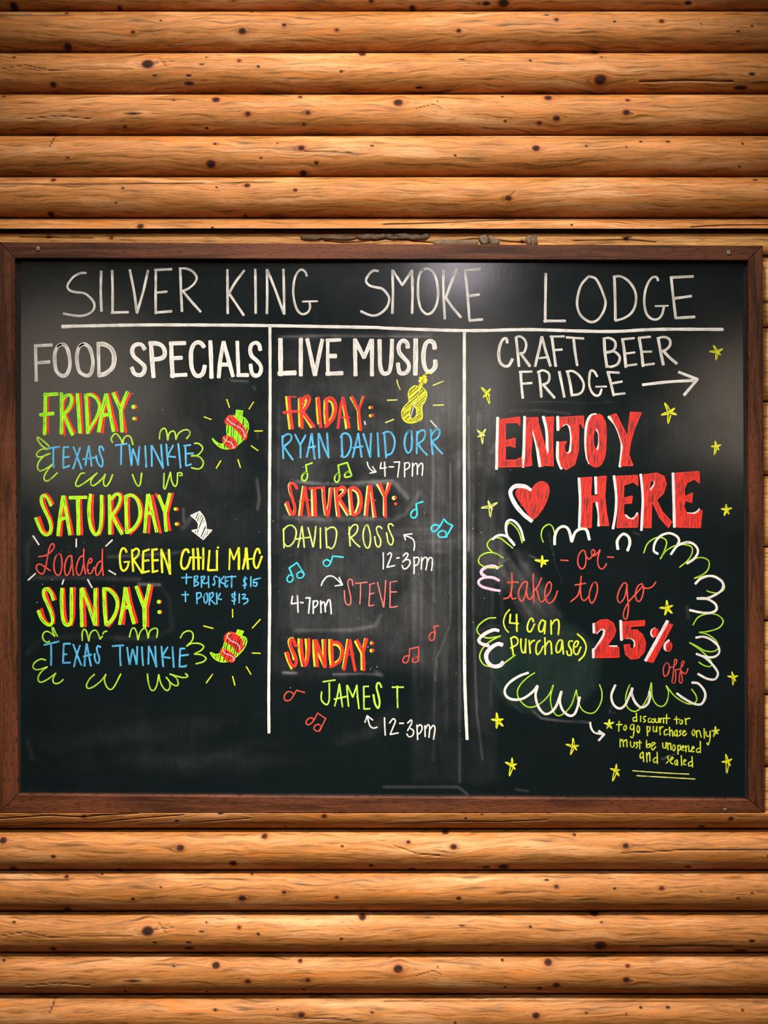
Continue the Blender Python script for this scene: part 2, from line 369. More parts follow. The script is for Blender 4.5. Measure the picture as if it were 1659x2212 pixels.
# the writing surface, with the dust that wiping leaves
def slate():
    gx = np.arange(40, 1611, 3.0); gy = np.arange(559, 1728, 3.0)
    Y, X = np.meshgrid(gy, gx, indexing='ij')
    rng = np.random.RandomState(3)
    sm = lambda a, lo, hi: np.clip((a-lo)/(hi-lo), 0, 1)**2*(3-2*np.clip((a-lo)/(hi-lo), 0, 1))
    boxf = lambda x0, x1, y0, y1, f=40: sm(X, x0-f, x0+f)*(1-sm(X, x1-f, x1+f))*sm(Y, y0-f, y0+f)*(1-sm(Y, y1-f, y1+f))
    dust = np.full(X.shape, 0.002)
    dust += 0.050*boxf(600, 985, 740, 1440, 45)
    dust += 0.018*boxf(60, 560, 720, 1180, 90)
    dust += 0.030*boxf(890, 1000, 780, 1300, 25)
    dust += 0.040*boxf(1012, 1085, 760, 1220, 26)
    dust += 0.018*boxf(1012, 1070, 1200, 1690, 18)
    dust += 0.012*boxf(1040, 1500, 870, 1000, 60)
    dust += 0.020*boxf(1450, 1600, 760, 1000, 60)
    dust += 0.014*boxf(890, 1000, 1430, 1690, 15)
    def streak(pts, w, a, soft=1.0):
        nonlocal dust
        d = in_poly_dist(X, Y, pts)
        dust = dust+a*np.exp(-(d/w)**2)
    def wipe(pts, w, k):                      # a cleaner stroke
        nonlocal dust
        d = in_poly_dist(X, Y, pts)
        dust = dust*(1-k*np.exp(-(d/w)**4))
    wipe([(650, 1080), (835, 1075)], 34, .55); wipe([(625, 1395), (800, 1405)], 36, .6); wipe([(320, 1520), (60, 1560)], 70, .4)
    wipe([(110, 1125), (370, 1120)], 46, .45); wipe([(100, 1310), (330, 1310)], 46, .5); wipe([(400, 1290), (560, 1260)], 60, .4)
    wipe([(300, 780), (560, 780)], 34, .45); wipe([(610, 780), (760, 775)], 44, .35); wipe([(960, 900), (975, 1080)], 10, .4)
    wipe([(90, 950), (180, 930)], 18, .3); wipe([(1080, 740), (1440, 760)], 40, .5); wipe([(1540, 905), (1590, 930), (1605, 950)], 13, .8)
    for pts, w, a in [([(640, 1040), (700, 1046), (760, 1043), (845, 1038)], 3, .16), ([(760, 1047), (800, 1044), (850, 1040), (880, 1075)], 5, .12),
                      ([(615, 1118), (700, 1122), (790, 1120)], 5, .10), ([(640, 1118), (650, 1128)], 3, .1), ([(790, 1120), (850, 1123), (878, 1108), (905, 1065)], 4, .09),
                      ([(640, 1362), (760, 1361), (810, 1352), (822, 1330)], 4, .09), ([(612, 1453), (640, 1454)], 2.5, .22), ([(720, 1457), (780, 1455), (822, 1458)], 2, .16), ([(812, 1452), (824, 1458)], 4, .12),
                      ([(70, 1248), (170, 1248), (300, 1252)], 5, .04), ([(235, 1203), (330, 1198), (400, 1192)], 3, .07), ([(300, 1262), (345, 1263)], 2.5, .18),
                      ([(60, 1240), (58, 1180), (75, 1160)], 6, .015), ([(310, 1262), (345, 1264), (365, 1290), (372, 1360), (330, 1378), (250, 1378)], 6, .014),
                      ([(60, 1410), (90, 1380), (180, 1374), (270, 1380), (330, 1378)], 6, .014), ([(420, 1110), (395, 1140)], 5, .05), ([(396, 1100), (397, 1125)], 3, .08),
                      ([(555, 1035), (560, 1080), (556, 1100)], 2.5, .09), ([(556, 930), (557, 950)], 1.5, .06), ([(500, 822), (535, 824)], 2, .12), ([(548, 836), (551, 842)], 2, .12),
                      ([(610, 727), (700, 725), (780, 726), (930, 728)], 1.8, .16), ([(600, 728), (930, 722)], 5, .05),
                      ([(935, 980), (936, 1030), (934, 1100), (938, 1300)], 2.5, .12), ([(973, 1000), (974, 1200), (972, 1350), (944, 1420), (940, 1470)], 1.2, .10), ([(950, 1010), (950, 1250)], 1.6, .06),
                      ([(990, 920), (992, 1200), (993, 1690)], 2.5, .07), ([(1012, 900), (1014, 1100), (1012, 1190)], 2.5, .18), ([(1021, 1110), (1022, 1330), (1030, 1540), (1042, 1640)], 2, .10),
                      ([(1033, 890), (1030, 930)], 3, .09), ([(1038, 900), (1036, 1000)], 6, .05), ([(1062, 975), (1070, 960)], 4, .10), ([(1100, 888), (1160, 886), (1230, 893)], 2.5, .05), ([(1100, 866), (1260, 870), (1330, 869)], 1.2, .05),
                      ([(1078, 1218), (1100, 1206)], 2, .10), ([(1145, 1200), (1165, 1210)], 2, .08), ([(1185, 1150), (1200, 1220), (1215, 1260)], 1.0, .05), ([(1020, 1370), (1060, 1350), (1250, 1370)], 1, .04),
                      ([(1060, 1450), (1085, 1500), (1130, 1540)], 2, .05), ([(1150, 1535), (1170, 1552), (1220, 1558), (1270, 1560)], 2, .14), ([(1148, 1516), (1190, 1510)], 4, .05), ([(1260, 1435), (1275, 1460), (1285, 1490)], 1.2, .05),
                      ([(1430, 1640), (1460, 1628)], 1.5, .16), ([(1368, 1150), (1382, 1155)], 1.5, .08), ([(1316, 1540), (1322, 1525), (1316, 1541), (1330, 1541)], 1, .08),
                      ([(735, 1600), (800, 1580), (850, 1540)], 14, .015), ([(1115, 1705), (1140, 1709)], 2, .08), ([(830, 1700), (990, 1700), (1010, 1716)], 2.5, .08), ([(70, 1640), (60, 1600)], 5, .02),
                      ([(1484, 1310), (1487, 1335)], 3, .05), ([(1580, 860), (1605, 1000)], 20, .02)]:
        streak(pts, w, a)
    for k in range(22):                       # faint sweeps over the empty lower left
        x0 = rng.uniform(70, 420); y0 = rng.uniform(1530, 1680)
        streak([(x0, y0), (x0+rng.uniform(60, 140), y0+rng.uniform(-14, 10)), (x0+rng.uniform(150, 260), y0+rng.uniform(-50, 0))], rng.uniform(8, 20), rng.uniform(.002, .006))
    for k in range(46):                       # drips and rubbed uprights
        x0 = rng.choice([rng.uniform(890, 1000), rng.uniform(1010, 1090), rng.uniform(600, 1000)]); y0 = rng.uniform(780, 1350)
        l = rng.uniform(80, 320)
        streak([(x0, y0), (x0+rng.uniform(-6, 6), y0+l)], rng.uniform(2, 7), rng.uniform(.008, .03))
    for k in range(16):                       # slanting wipes beside the offer
        x0 = rng.uniform(1065, 1140); y0 = rng.uniform(1190, 1240)
        streak([(x0, y0), (x0+70, y0+110)], rng.uniform(3, 9), rng.uniform(.01, .035))
    for k in range(14):
        y0 = rng.uniform(1130, 1245); x0 = rng.uniform(830, 900)
        streak([(x0, y0), (x0+rng.uniform(40, 100), y0+rng.uniform(-4, 4))], rng.uniform(2, 4), rng.uniform(.01, .03))
    r = np.hypot((X-1175)/125, (Y-1440)/105)
    tone = np.clip((1.05-r)/0.15, 0, 1)
    dust = dust*(1-0.6*tone)+tone*(0.012+0.0012*np.sin(r*44+3*np.sin(X*0.03)+2*np.arctan2(Y-1440, X-1175)))
    dust = dust*(1+0.25*(rng.rand(*X.shape)-0.5))
    co = np.stack([(X-CX)*0.001, np.zeros_like(X), EYE+(CY-Y)*0.001], -1)
    me = grid_mesh('writing_surface', co)
    for n, a in (('gx', X), ('gy', Y), ('dust', np.clip(dust*0.62, 0.002, .6)), ('tone', tone)): attr(me, n, a)
    return child('writing_surface', me, M_SLATE)
slate()
def rail(name, quad, mat, y0=-0.020, y1=0.003, chamfer=1.6):       # a mitred bar: four corners on the face, chamfered edges
    cx = sum(p[0] for p in quad)/4; cy = sum(p[1] for p in quad)/4
    def inset(q, d):
        out = []
        for i in range(4):
            p0, p, p1 = (Vector(q[i-1]), Vector(q[i]), Vector(q[(i+1) % 4]))
            a = (p0-p).normalized(); b = (p1-p).normalized()
            out.append(tuple(p+(a+b)*d/max(0.35, abs(a.x*b.y-a.y*b.x))))
        return out
    front = inset(quad, chamfer)
    vs = [((x-CX)*0.001, y1, EYE+(CY-y)*0.001) for x, y in quad]+[((x-CX)*0.001, y0+chamfer*0.001, EYE+(CY-y)*0.001) for x, y in quad]+[((x-CX)*0.001, y0, EYE+(CY-y)*0.001) for x, y in front]
    fs = [(3, 2, 1, 0), (8, 9, 10, 11)]
    for r in (0, 4):
        for i in range(4): fs.append((r+i, r+(i+1) % 4, r+4+(i+1) % 4, r+4+i))
    import bmesh
    me = mesh_np(name, vs, fs, False)
    bm = bmesh.new(); bm.from_mesh(me); bmesh.ops.recalc_face_normals(bm, faces=bm.faces); bm.to_mesh(me); bm.free()
    return child(name, me, mat)
oTL, oTR, oBR, oBL = (3, 526), (1643.5, 534), (1647, 1752.5), (4, 1752.5)
iTL, iTR, iBR, iBL = (36, 561), (1611.5, 565.5), (1612, 1724), (43, 1713)
rail('frame_rail', [oTL, oTR, iTR, iTL], M_RAIL)['label'] = 'dark top rail of the frame'
rail('frame_rail', [oBL, iBL, iBR, oBR], M_RAIL)['label'] = 'reddish bottom rail of the frame'
rail('frame_stile', [oTL, iTL, iBL, oBL], M_STILE)
rail('frame_stile', [iTR, oTR, oBR, iBR], M_STILE)
def strip(quad):  # black strip that paints the shade between frame and board
    me = mesh_np('gap_shade_strip', [((x-CX)*0.001, -0.004, EYE+(CY-y)*0.001) for x, y in quad]+[((x-CX)*0.001, 0.004, EYE+(CY-y)*0.001) for x, y in quad],
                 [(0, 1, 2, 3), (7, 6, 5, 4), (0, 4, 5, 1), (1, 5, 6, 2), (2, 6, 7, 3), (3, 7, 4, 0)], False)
    o = child('gap_shade_strip', me, M_GAP_SHADE); o['label'] = 'black strip for the shaded gap inside the frame'
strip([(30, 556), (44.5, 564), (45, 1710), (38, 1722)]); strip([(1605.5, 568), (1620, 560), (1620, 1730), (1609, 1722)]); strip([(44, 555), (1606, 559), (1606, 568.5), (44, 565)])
def screw(px, py, r=5.0):
    vs, fs = [], []
    n = 24
    for ring, (rr, y) in enumerate(((1.0, -0.0198), (0.95, -0.0212), (0.7, -0.0220), (0.35, -0.0221))):
        for i in range(n):
            a = 2*math.pi*i/n
            slot = 0.0009 if ring >= 2 and (i % 6) in (0,) else 0.0
            vs.append(((px-CX+math.cos(a)*r*rr)*0.001, y+slot, EYE+(CY-py+math.sin(a)*r*rr)*0.001))
    for k in range(3):
        for i in range(n): fs.append((k*n+i, k*n+(i+1) % n, (k+1)*n+(i+1) % n, (k+1)*n+i))
    vs.append(((px-CX)*0.001, -0.0205, EYE+(CY-py)*0.001))
    for i in range(n): fs.append((3*n+i, 3*n+(i+1) % n, 4*n))
    child('screw', mesh_np('screw', vs, fs), M_STEEL)
screw(86, 541, 5.5); screw(1570, 549, 5.5); screw(1562, 1746, 4.5)

# ---------------------------------------------------------------- pen strokes
_view = [0.0, 0.0, 1.0]
def VIEW(x, y, s): _view[:] = [x, y, s]
def parse(s):
    out = []
    for part in s.split('|'):
        part = part.strip(); w = None
        if part.startswith('@'):
            j = 1
            while j < len(part) and (part[j].isdigit() or part[j] == '.'): j += 1
            w = float(part[1:j]); part = part[j:].strip()
        if part.startswith('*'):
            x, y, r = (float(q) for q in part[1:].split(',')); out.append(('dot', w, [(x, y)], r)); continue
        smooth = part.startswith('~')
        if smooth: part = part[1:]
        pts = [tuple(float(q) for q in p.split(',')) for p in part.split()]
        out.append(('s' if smooth else 'l', w, pts, 0))
    return out
def spline(pts, step):
    pts = [Vector((x, y)) for x, y in pts]
    q = [2*pts[0]-pts[1]]+pts+[2*pts[-1]-pts[-2]]
    if len(pts) > 3 and (pts[0]-pts[-1]).length < 1e-6: q = [pts[-2]]+pts+[pts[1]]
    out = []
    for i in range(1, len(q)-2):
        a, b, c, d = q[i-1], q[i], q[i+1], q[i+2]
        n = max(2, int((c-b).length/step))
        for k in range(n):
            t = k/n
            out.append(0.5*((2*b)+(c-a)*t+(2*a-5*b+4*c-d)*t*t+(3*b-a-3*c+d)*t**3))
    out.append(q[-2])
    return out
def hatch(outline, angle, spacing, *holes):
    def poly(s):
        kind, w, pts, r = parse(s)[0]
        return [tuple(p) for p in (spline(pts, 20) if kind == 's' else [Vector(p) for p in pts])]
    a = math.radians(angle); ux, uy = math.cos(a), -math.sin(a); nx, ny = -uy, ux
    pr = [[(x*ux+y*uy, x*nx+y*ny) for x, y in poly(s)] for s in (outline,)+holes]
    def cross(pl, v):
        xs = sorted(u0+(v-v0)/(v1-v0)*(u1-u0) for (u0, v0), (u1, v1) in zip(pl, pl[1:]+pl[:1]) if (v0 <= v) != (v1 <= v))
        return list(zip(xs[::2], xs[1::2]))
    lo = min(p[1] for p in pr[0]); hi = max(p[1] for p in pr[0])
    rnd = random.Random(int(lo*7)); out = []; v = lo+spacing*0.5
    while v < hi:
        seg = cross(pr[0], v)
        for pl in pr[1:]:
            for h0, h1 in cross(pl, v):
                seg = [q for u0, u1 in seg for q in ((u0, min(u1, h0)), (max(u0, h1), u1)) if q[1] > q[0]]
        for u0, u1 in seg:
            if u1-u0 < spacing*0.6: continue
            u0 += rnd.uniform(0, .08)*(u1-u0); u1 -= rnd.uniform(0, .08)*(u1-u0)
            j0, j1 = rnd.uniform(-.22, .22)*spacing, rnd.uniform(-.22, .22)*spacing
            out.append("%.1f,%.1f %.1f,%.1f" % (u0*ux+(v+j0)*nx, u0*uy+(v+j0)*ny, u1*ux+(v+j1)*nx, u1*uy+(v+j1)*ny))
        v += spacing*rnd.uniform(.8, 1.2)
    return "|".join(out)
_count = [0]
class Pen:
    def __init__(s): s.v = []; s.f = []; s.m = []; s.uv = []; s.e = []; s.mats = []
    def slot(s, mat):
        if mat not in s.mats: s.mats.append(mat)
        return s.mats.index(mat)
    def add(s, x, y, h, uv, e):
        s.v.append(((x-CX)*0.001, -h*0.001, EYE+(CY-y)*0.001)); s.uv.append(uv); s.e.append(e); return len(s.v)-1
    def ribbon(s, pts, w, h0, mat, rnd):
        k = s.slot(mat)
        pts = [Vector(p) for p in pts]
        if len(pts) > 8 and (pts[0]-pts[-1]).length < 1e-4: pts = pts+pts[1:4]      # a closed loop overlaps its start
        n = len(pts)
        tang = [(pts[min(i+1, n-1)]-pts[max(i-1, 0)]) for i in range(n)]
        tang = [t.normalized() if t.length > 1e-6 else Vector((1, 0)) for t in tang]
        cap = w*0.22
        rows = [(pts[0]-tang[0]*cap, tang[0], 0.62), (pts[0]-tang[0]*cap*0.4, tang[0], 0.92)]
        ph = rnd.uniform(0, 50); L = 0.0
        for i in range(n):
            rows.append((pts[i], tang[i], 1.0+0.05*math.sin(ph+L*0.11)+0.03*math.sin(ph*2+L*0.31)))
            if i < n-1: L += (pts[i+1]-pts[i]).length
        rows += [(pts[-1]+tang[-1]*cap*0.4, tang[-1], 0.92), (pts[-1]+tang[-1]*cap, tang[-1], 0.62)]
        prof = [(-.5, 0.0, 1.0), (-.40, .05, 1.0), (-.24, .06, 0.0), (0, .06, 0.0), (.24, .06, 0.0), (.40, .05, 1.0), (.5, 0.0, 1.0)]
        ru, rv = rnd.uniform(0, 900), rnd.uniform(0, 900)
        prev = None; L = 0.0; last = rows[0][0]
        for c, t, sc in rows:
            nrm = Vector((-t.y, t.x)); L += (c-last).length; last = c
            cur = []
            for u, h, e in prof:
                p = c+nrm*(u*w*sc)
                cur.append(s.add(p.x, p.y, h0+(h if h > 0 else -0.02), (ru+u*w, rv+L), e))
            if prev:
                for a in range(len(prof)-1):
                    s.f.append((prev[a], prev[a+1], cur[a+1], cur[a])); s.m.append(k)
            prev = cur
    def dot(s, x, y, r, h0, mat, rnd):
        k = s.slot(mat); n = 18; ru = rnd.uniform(0, 900)
        c = s.add(x, y, h0+.2, (ru, ru), 1.0); prev = [c]*n
        rings = []
        for q, h in ((.75, .2), (1.0, -0.02)):
            rings.append([s.add(x+math.cos(2*math.pi*i/n)*r*q*(1+.05*math.sin(3*i+ru)), y+math.sin(2*math.pi*i/n)*r*q, h0+h, (ru+q*r*math.cos(i), ru+q*r*math.sin(i)), 1.0) for i in range(n)])
        for i in range(n):
            j = (i+1) % n
            s.f.append((c, rings[0][i], rings[0][j])); s.m.append(k)
            s.f.append((rings[0][i], rings[1][i], rings[1][j], rings[0][j])); s.m.append(k)
    def fill(s, loops, h0, mat, rnd):
        k = s.slot(mat); ru = rnd.uniform(0, 900)
        flat = [p for l in loops for p in l]
        idx = [s.add(x, y, h0+.04, (ru+x*0.8+y*0.06, ru+y*0.62), 0.0) for x, y in flat]
        for t in tessellate_polygon([[Vector((x, y, 0)) for x, y in l] for l in loops]):
            a, b, c = (flat[i] for i in t)
            if (b[0]-a[0])*(c[1]-a[1])-(b[1]-a[1])*(c[0]-a[0]) < 0: t = tuple(reversed(t))
            s.f.append(tuple(idx[i] for i in t)); s.m.append(k)
    def build(s, name):
        me = bpy.data.meshes.new(name)
        me.from_pydata(s.v, [], s.f)
        for m in s.mats: me.materials.append(m)
        me.polygons.foreach_set('material_index', s.m)
        me.polygons.foreach_set('use_smooth', [len(f) == 4 for f in s.f])
        uvl = me.uv_layers.new(name='UVMap')
        vi = np.empty(len(me.loops), np.int32); me.loops.foreach_get('vertex_index', vi)
        uvl.data.foreach_set('uv', np.asarray(s.uv, np.float32)[vi].reshape(-1))
        attr(me, 'edge', s.e)
        me.update()
        return child(name, me)
def to_board(pts): return [(_view[0]+x/_view[2], _view[1]+y/_view[2]) for x, y in pts]
def mark(name, label, *layers):
    _count[0] += 1
    pens = {None: Pen()}; rnd = random.Random(_count[0])
    h = 0.12+0.0009*_count[0]
    for q, layer in enumerate(layers):
        color, width = layer[0], layer[1]
        sub = None                                # edge colours and bacon are pieces of their own within the word or drawing
        if name == 'lettering' and len(layers) > 1 and q == 0: sub = 'letter_shadow'
        if name == 'heart_drawing' and q == 0: sub = 'heart_edge'
        if name == 'pepper_drawing' and color in ('red', 'pink'): sub = 'bacon_strip'
        if name == 'loop_border' and q == 1: sub = 'white_loop' if color == 'white' else 'pink_loop'
        if name == 'guitar_drawing' and color in ('white', 'pale', 'orange'): sub = 'guitar_string'
        pen = pens.setdefault(sub, Pen())
        if color == 'FILL':
            loops = []
            for s in layer[2:]:
                kind, w, pts, r = parse(s)[0]
                b = to_board(pts)
                if kind == 's': b = [tuple(p) for p in spline(b+[b[0]], 3)][:-1]
                loops.append(b)
            pen.fill(loops, h, M_INK['FILL'], rnd)
            for b in loops:
                for p, q in zip(b, b[1:]+b[:1]):
                    n = max(1, int(math.dist(p, q)/6))
                    pen.ribbon([(p[0]+(q[0]-p[0])*i/n, p[1]+(q[1]-p[1])*i/n) for i in range(n+1)], width, h+.03, M_INK['red'], rnd)
            h += 0.004
            continue
        mat = M_INK[color]
        for kind, w, pts, r in parse(layer[2]):
            b = to_board(pts); w = (w or width)*0.94
            if kind == 'dot': pen.dot(b[0][0], b[0][1], r/_view[2], h, mat, rnd)
            else:
                if kind == 's' and len(b) > 2: q = spline(b, 2.5)
                else:
                    q = spline(b, 5) if len(b) > 2 and w > 2 and max_turn(b) < 40 else densify(b)
                if kind == 'l' and len(b) > 2 and max_turn(b) >= 40:
                    for p0, p1 in zip(b, b[1:]): pen.ribbon(densify([p0, p1]), w, h, mat, rnd); h += 0.0006
                else: pen.ribbon(q, w, h, mat, rnd)
            h += 0.0008
        h += 0.10
    main = None
    for sub, pen in pens.items():
        if not pen.v: continue
        o = pen.build(sub or name)
        if main is None: main = o
        else:
            o.parent = main
    if label: main['label'] = label
    return main
def densify(b):
    out = []
    for p, q in zip(b, b[1:]):
        n = max(1, int(math.dist(p, q)/6))
        out += [(p[0]+(q[0]-p[0])*i/n, p[1]+(q[1]-p[1])*i/n) for i in range(n)]
    return out+[b[-1]]
def max_turn(b):
    m = 0
    for p, q, r in zip(b, b[1:], b[2:]):
        a = Vector((q[0]-p[0], q[1]-p[1])); c = Vector((r[0]-q[0], r[1]-q[1]))
        if a.length > 1e-6 and c.length > 1e-6: m = max(m, math.degrees(a.angle(c)))
    return m
# ---------------------------------------------------------------- the writing on the board
# letters are pen strokes: "x,y x,y" is one stroke, "~" bends it smoothly, "@n" sets its width, "*x,y,r" is a dot, strokes part at "|"
# VIEW gives the origin and scale of the stroke coordinates on the board (board millimetres after that)
VIEW(0, 490, 3.95)
mark('lettering', 'white capitals of the first title word', ('chalk', 5.6,
 "@5~735,395 690,395 630,425 585,480 575,515 600,545 650,558 720,568 775,610 805,660 795,710 750,745 690,760 620,755 540,740|863,378 860,560 866,720|957,372 961,560 960,738|950,732 1095,728|1108,366 1145,560 1168,735|1263,372 1220,560 1168,735|1330,365 1328,560 1328,740|1320,368 1465,362|@5 1335,562 1425,553|1325,732 1465,720|1537,350 1545,560 1553,722|@5~1530,358 1580,355 1640,378 1678,430 1660,480 1610,525 1560,548|1560,548 1610,610 1712,725"))
VIEW(400, 490, 3.95)
mark('lettering', 'white capitals of the second title word', ('chalk', 5.6,
 "360,365 362,560 363,740|505,372 430,470 372,572|380,575 430,650 500,755|598,362 600,560 602,738|697,365 700,560 697,740|700,365 770,540 842,740|838,362 843,560 845,745|@5~1038,420 1025,385 990,365 955,395 930,460 922,560 935,650 960,715 1000,745 1045,730 1065,690 1062,650|@4 1000,638 1130,635"))
VIEW(740, 490, 3.95)
mark('lettering', 'white capitals of the third title word', ('chalk', 5.6,
 "@5.4~305,378 260,375 215,420 200,465 230,500 280,515 340,530 385,580 398,625 375,690 320,740 270,758 215,748 155,720|425,370 430,560 425,738|428,372 510,498|510,498 592,372|592,370 597,560 593,738|@5.4~690,365 660,400 645,480 645,590 665,690 700,735 735,745 775,715 805,650 815,560 800,450 770,385 730,358 700,360 680,378|860,370 862,560 872,785|972,362 930,470 878,612|885,610 940,690 1010,772|1045,365 1065,560 1083,800|1040,372 1175,360|1075,590 1165,578|1080,800 1195,790"))
VIEW(1140, 490, 3.1965)
mark('lettering', 'white capitals of the last title word', ('chalk', 6,
 "125,322 122,500 120,658|112,650 260,650|@5.4~420,342 370,400 345,480 342,550 365,610 410,648 450,657 490,635 525,580 537,520 520,460 495,400 465,355 425,342|598,340 603,500 605,645|@5.4~590,345 640,342 690,370 730,420 748,480 740,550 710,600 660,632 605,648|@5.4~900,372 890,348 860,350 830,390 810,450 805,530 820,600 855,635 895,638 925,610 940,555|@4 880,548 970,545|990,345 1005,490 1022,632|985,350 1143,342|1010,495 1130,478|1022,630 1153,622"))
VIEW(0, 0, 1)
mark('ruled_line', 'long white rule under the title', ('white', 7, "134,705 164,704.5 300,702 420,702 552,703 700,705.5 820,707.5|818,708 854,709.7 968,713.5 1044,714 1140,712 1250,715 1328,716 1421,711.5 1561.7,711.5|@8 134,705.5 150,705"))
mark('ruled_line', 'white upright between the food and music columns', ('white', 6.6, "583,707 583.5,820 583,950 582,1100 582,1200 582.5,1300 581.5,1400 580.5,1500 581,1583"))
mark('ruled_line', 'white upright between the music and beer columns', ('white', 7, "1003,716 1003,850 1003,1000 1003.5,1200 1003.2,1350 1003.8,1460 1006,1530 1009,1597"))
VIEW(40, 720, 5.925)
mark('lettering', 'white capitals FOOD', ('chalk', 7,
 "218,155 222,380 228,610|205,160 430,150|240,378 400,365|@8.2~545,145 500,170 465,260 465,380 490,490 560,545 620,520 655,430 655,330 630,210 590,150 545,145|@8.2~830,140 780,170 750,260 750,370 780,490 860,540 920,520 950,420 950,330 920,210 880,155 830,140|@7.6 1020,130 1025,330 1030,540|@10.5~1010,140 1090,140 1170,180 1215,250 1225,340 1205,430 1150,490 1090,525 1025,535"))
mark('lettering', 'yellow green capitals FRIDAY with red shadow in the food column', 
 ('red', 6.4, "372,775 370,1000 370,1280|@5 350,795 508,785|300,1050 455,1030|575,870 580,1000 582,1310|~590,870 620,800 670,785 705,830 700,910 660,980 600,1035|610,1040 655,1150 722,1280|785,775 800,1000 815,1282|890,800 905,1000 915,1170|~875,800 940,775 1010,820 1048,900 1048,990 1015,1090 955,1190 905,1280|1148,785 1110,960 1070,1275|1148,780 1200,1000 1262,1255|1245,750 1320,980|1432,765 1380,870 1330,1000|1330,1000 1350,1120 1375,1270|*1492,942,28|*1497,1095,26"),
 ('lime', 7.8, "345,770 340,1000 333,1295|325,790 500,775|275,1045 450,1025|548,765 552,1000 550,1285|~555,870 590,810 650,790 680,830 670,910 630,980 580,1035|580,1040 625,1150 690,1300|752,775 768,1000 785,1275|860,800 875,1000 885,1280|@6.6~845,800 910,785 980,820 1030,900 1030,990 990,1090 930,1190 880,1270|1120,780 1080,960 1025,1260|1120,780 1165,1000 1215,1255|1080,1050 1160,1040|1210,765 1305,980|1395,750 1350,850 1308,980|1308,980 1315,1100 1325,1260|*1470,942,27|*1478,1092,22"))
VIEW(310, 720, 5.925)
mark('lettering', 'white capitals SPECIALS', ('white', 9,
 "@9.4~15,205 -20,150 -70,140 -125,165 -145,230 -120,300 -50,360 10,420 10,480 -20,525 -70,535 -120,510 -150,440|@10 95,120 110,340 128,560|@10~75,130 160,130 230,155 270,220 265,290 210,325 120,335|@9.6 355,120 360,330 375,560|335,130 535,125|360,320 492,313|350,540 550,530|@9.6~775,175 740,130 690,115 640,150 610,230 608,340 620,450 660,530 710,545 760,510 785,415|@9.4 855,100 865,330 870,570|1025,110 985,330 962,565|1025,110 1085,330 1145,550|985,400 1110,400|@8.4 1200,105 1208,330 1218,550|1200,535 1340,535|@9~1495,215 1480,150 1440,120 1385,145 1365,210 1385,290 1450,350 1500,420 1500,490 1470,535 1420,540 1385,500 1370,400"))
VIEW(580, 720, 6.914)
mark('lettering', 'white capitals LIVE', ('white', 9.4,
 "@10.6 178,85 180,350 183,625|@10.6 150,600 405,590|483,80 482,350 482,630|@9 578,85 635,350 690,625|@9 803,95 750,350 695,625|@8 885,90 885,350 888,625|@8 865,107 1075,98|@10 900,340 1010,340|865,605 1105,595"))
mark('lettering', 'white capitals MUSIC', ('white', 9.4,
 "@9 1290,90 1295,350 1300,630|1290,95 1430,365|1538,100 1428,360|@9 1548,95 1545,350 1545,630|~1658,100 1663,350 1668,480 1693,575 1738,605 1798,580 1823,500 1838,350 1845,95|~2078,215 2073,150 2023,110 1973,130 1943,200 1958,290 2023,370 2083,440 2098,510 2073,570 2023,600 1963,590 1943,530 1933,450|@11 2198,90 2198,350 2193,615|@10~2483,230 2468,150 2413,115 2353,150 2323,250 2313,350 2323,460 2353,545 2403,575 2463,540 2493,480 2488,405"))
mark('lettering', 'red capitals FRIDAY with yellow edges in the music column',
 ('gold', 4.5, "262,945 285,1180 315,1430|452,975 455,1180 462,1395|~500,1060 520,1010 565,985 545,1060 515,1140|512,1200 570,1300 640,1410|718,965 725,1180 745,1355|838,1000 835,1180 845,1355|~895,1010 940,1035 965,1130 945,1240 895,1325|1112,1060 1135,1230 1160,1425|1225,955 1335,1155|1412,945 1355,1130|1335,1155 1340,1280 1350,1440|*1515,1110,22|*1522,1232,23"),
 ('red', 7.2, "300,950 325,1180 355,1425|@2.4 290,948 412,952|@6 220,1185 440,1165|480,965 490,1180 500,1420|~500,1030 540,960 590,940 615,970 600,1040 560,1110 510,1170|515,1175 600,1290 680,1400|745,955 760,1180 780,1405|865,1000 868,1180 880,1390|~845,1000 900,970 960,980 1000,1060 1000,1160 965,1270 900,1350 845,1400|@6 1110,960 1070,1150 1035,1420|1110,960 1155,1180 1205,1410|@3 1085,1260 1215,1255|@6 1245,945 1345,1140|@5 1425,940 1385,1050 1350,1140|@6 1350,1140 1360,1280 1378,1450|*1540,1108,23|*1552,1228,24"))
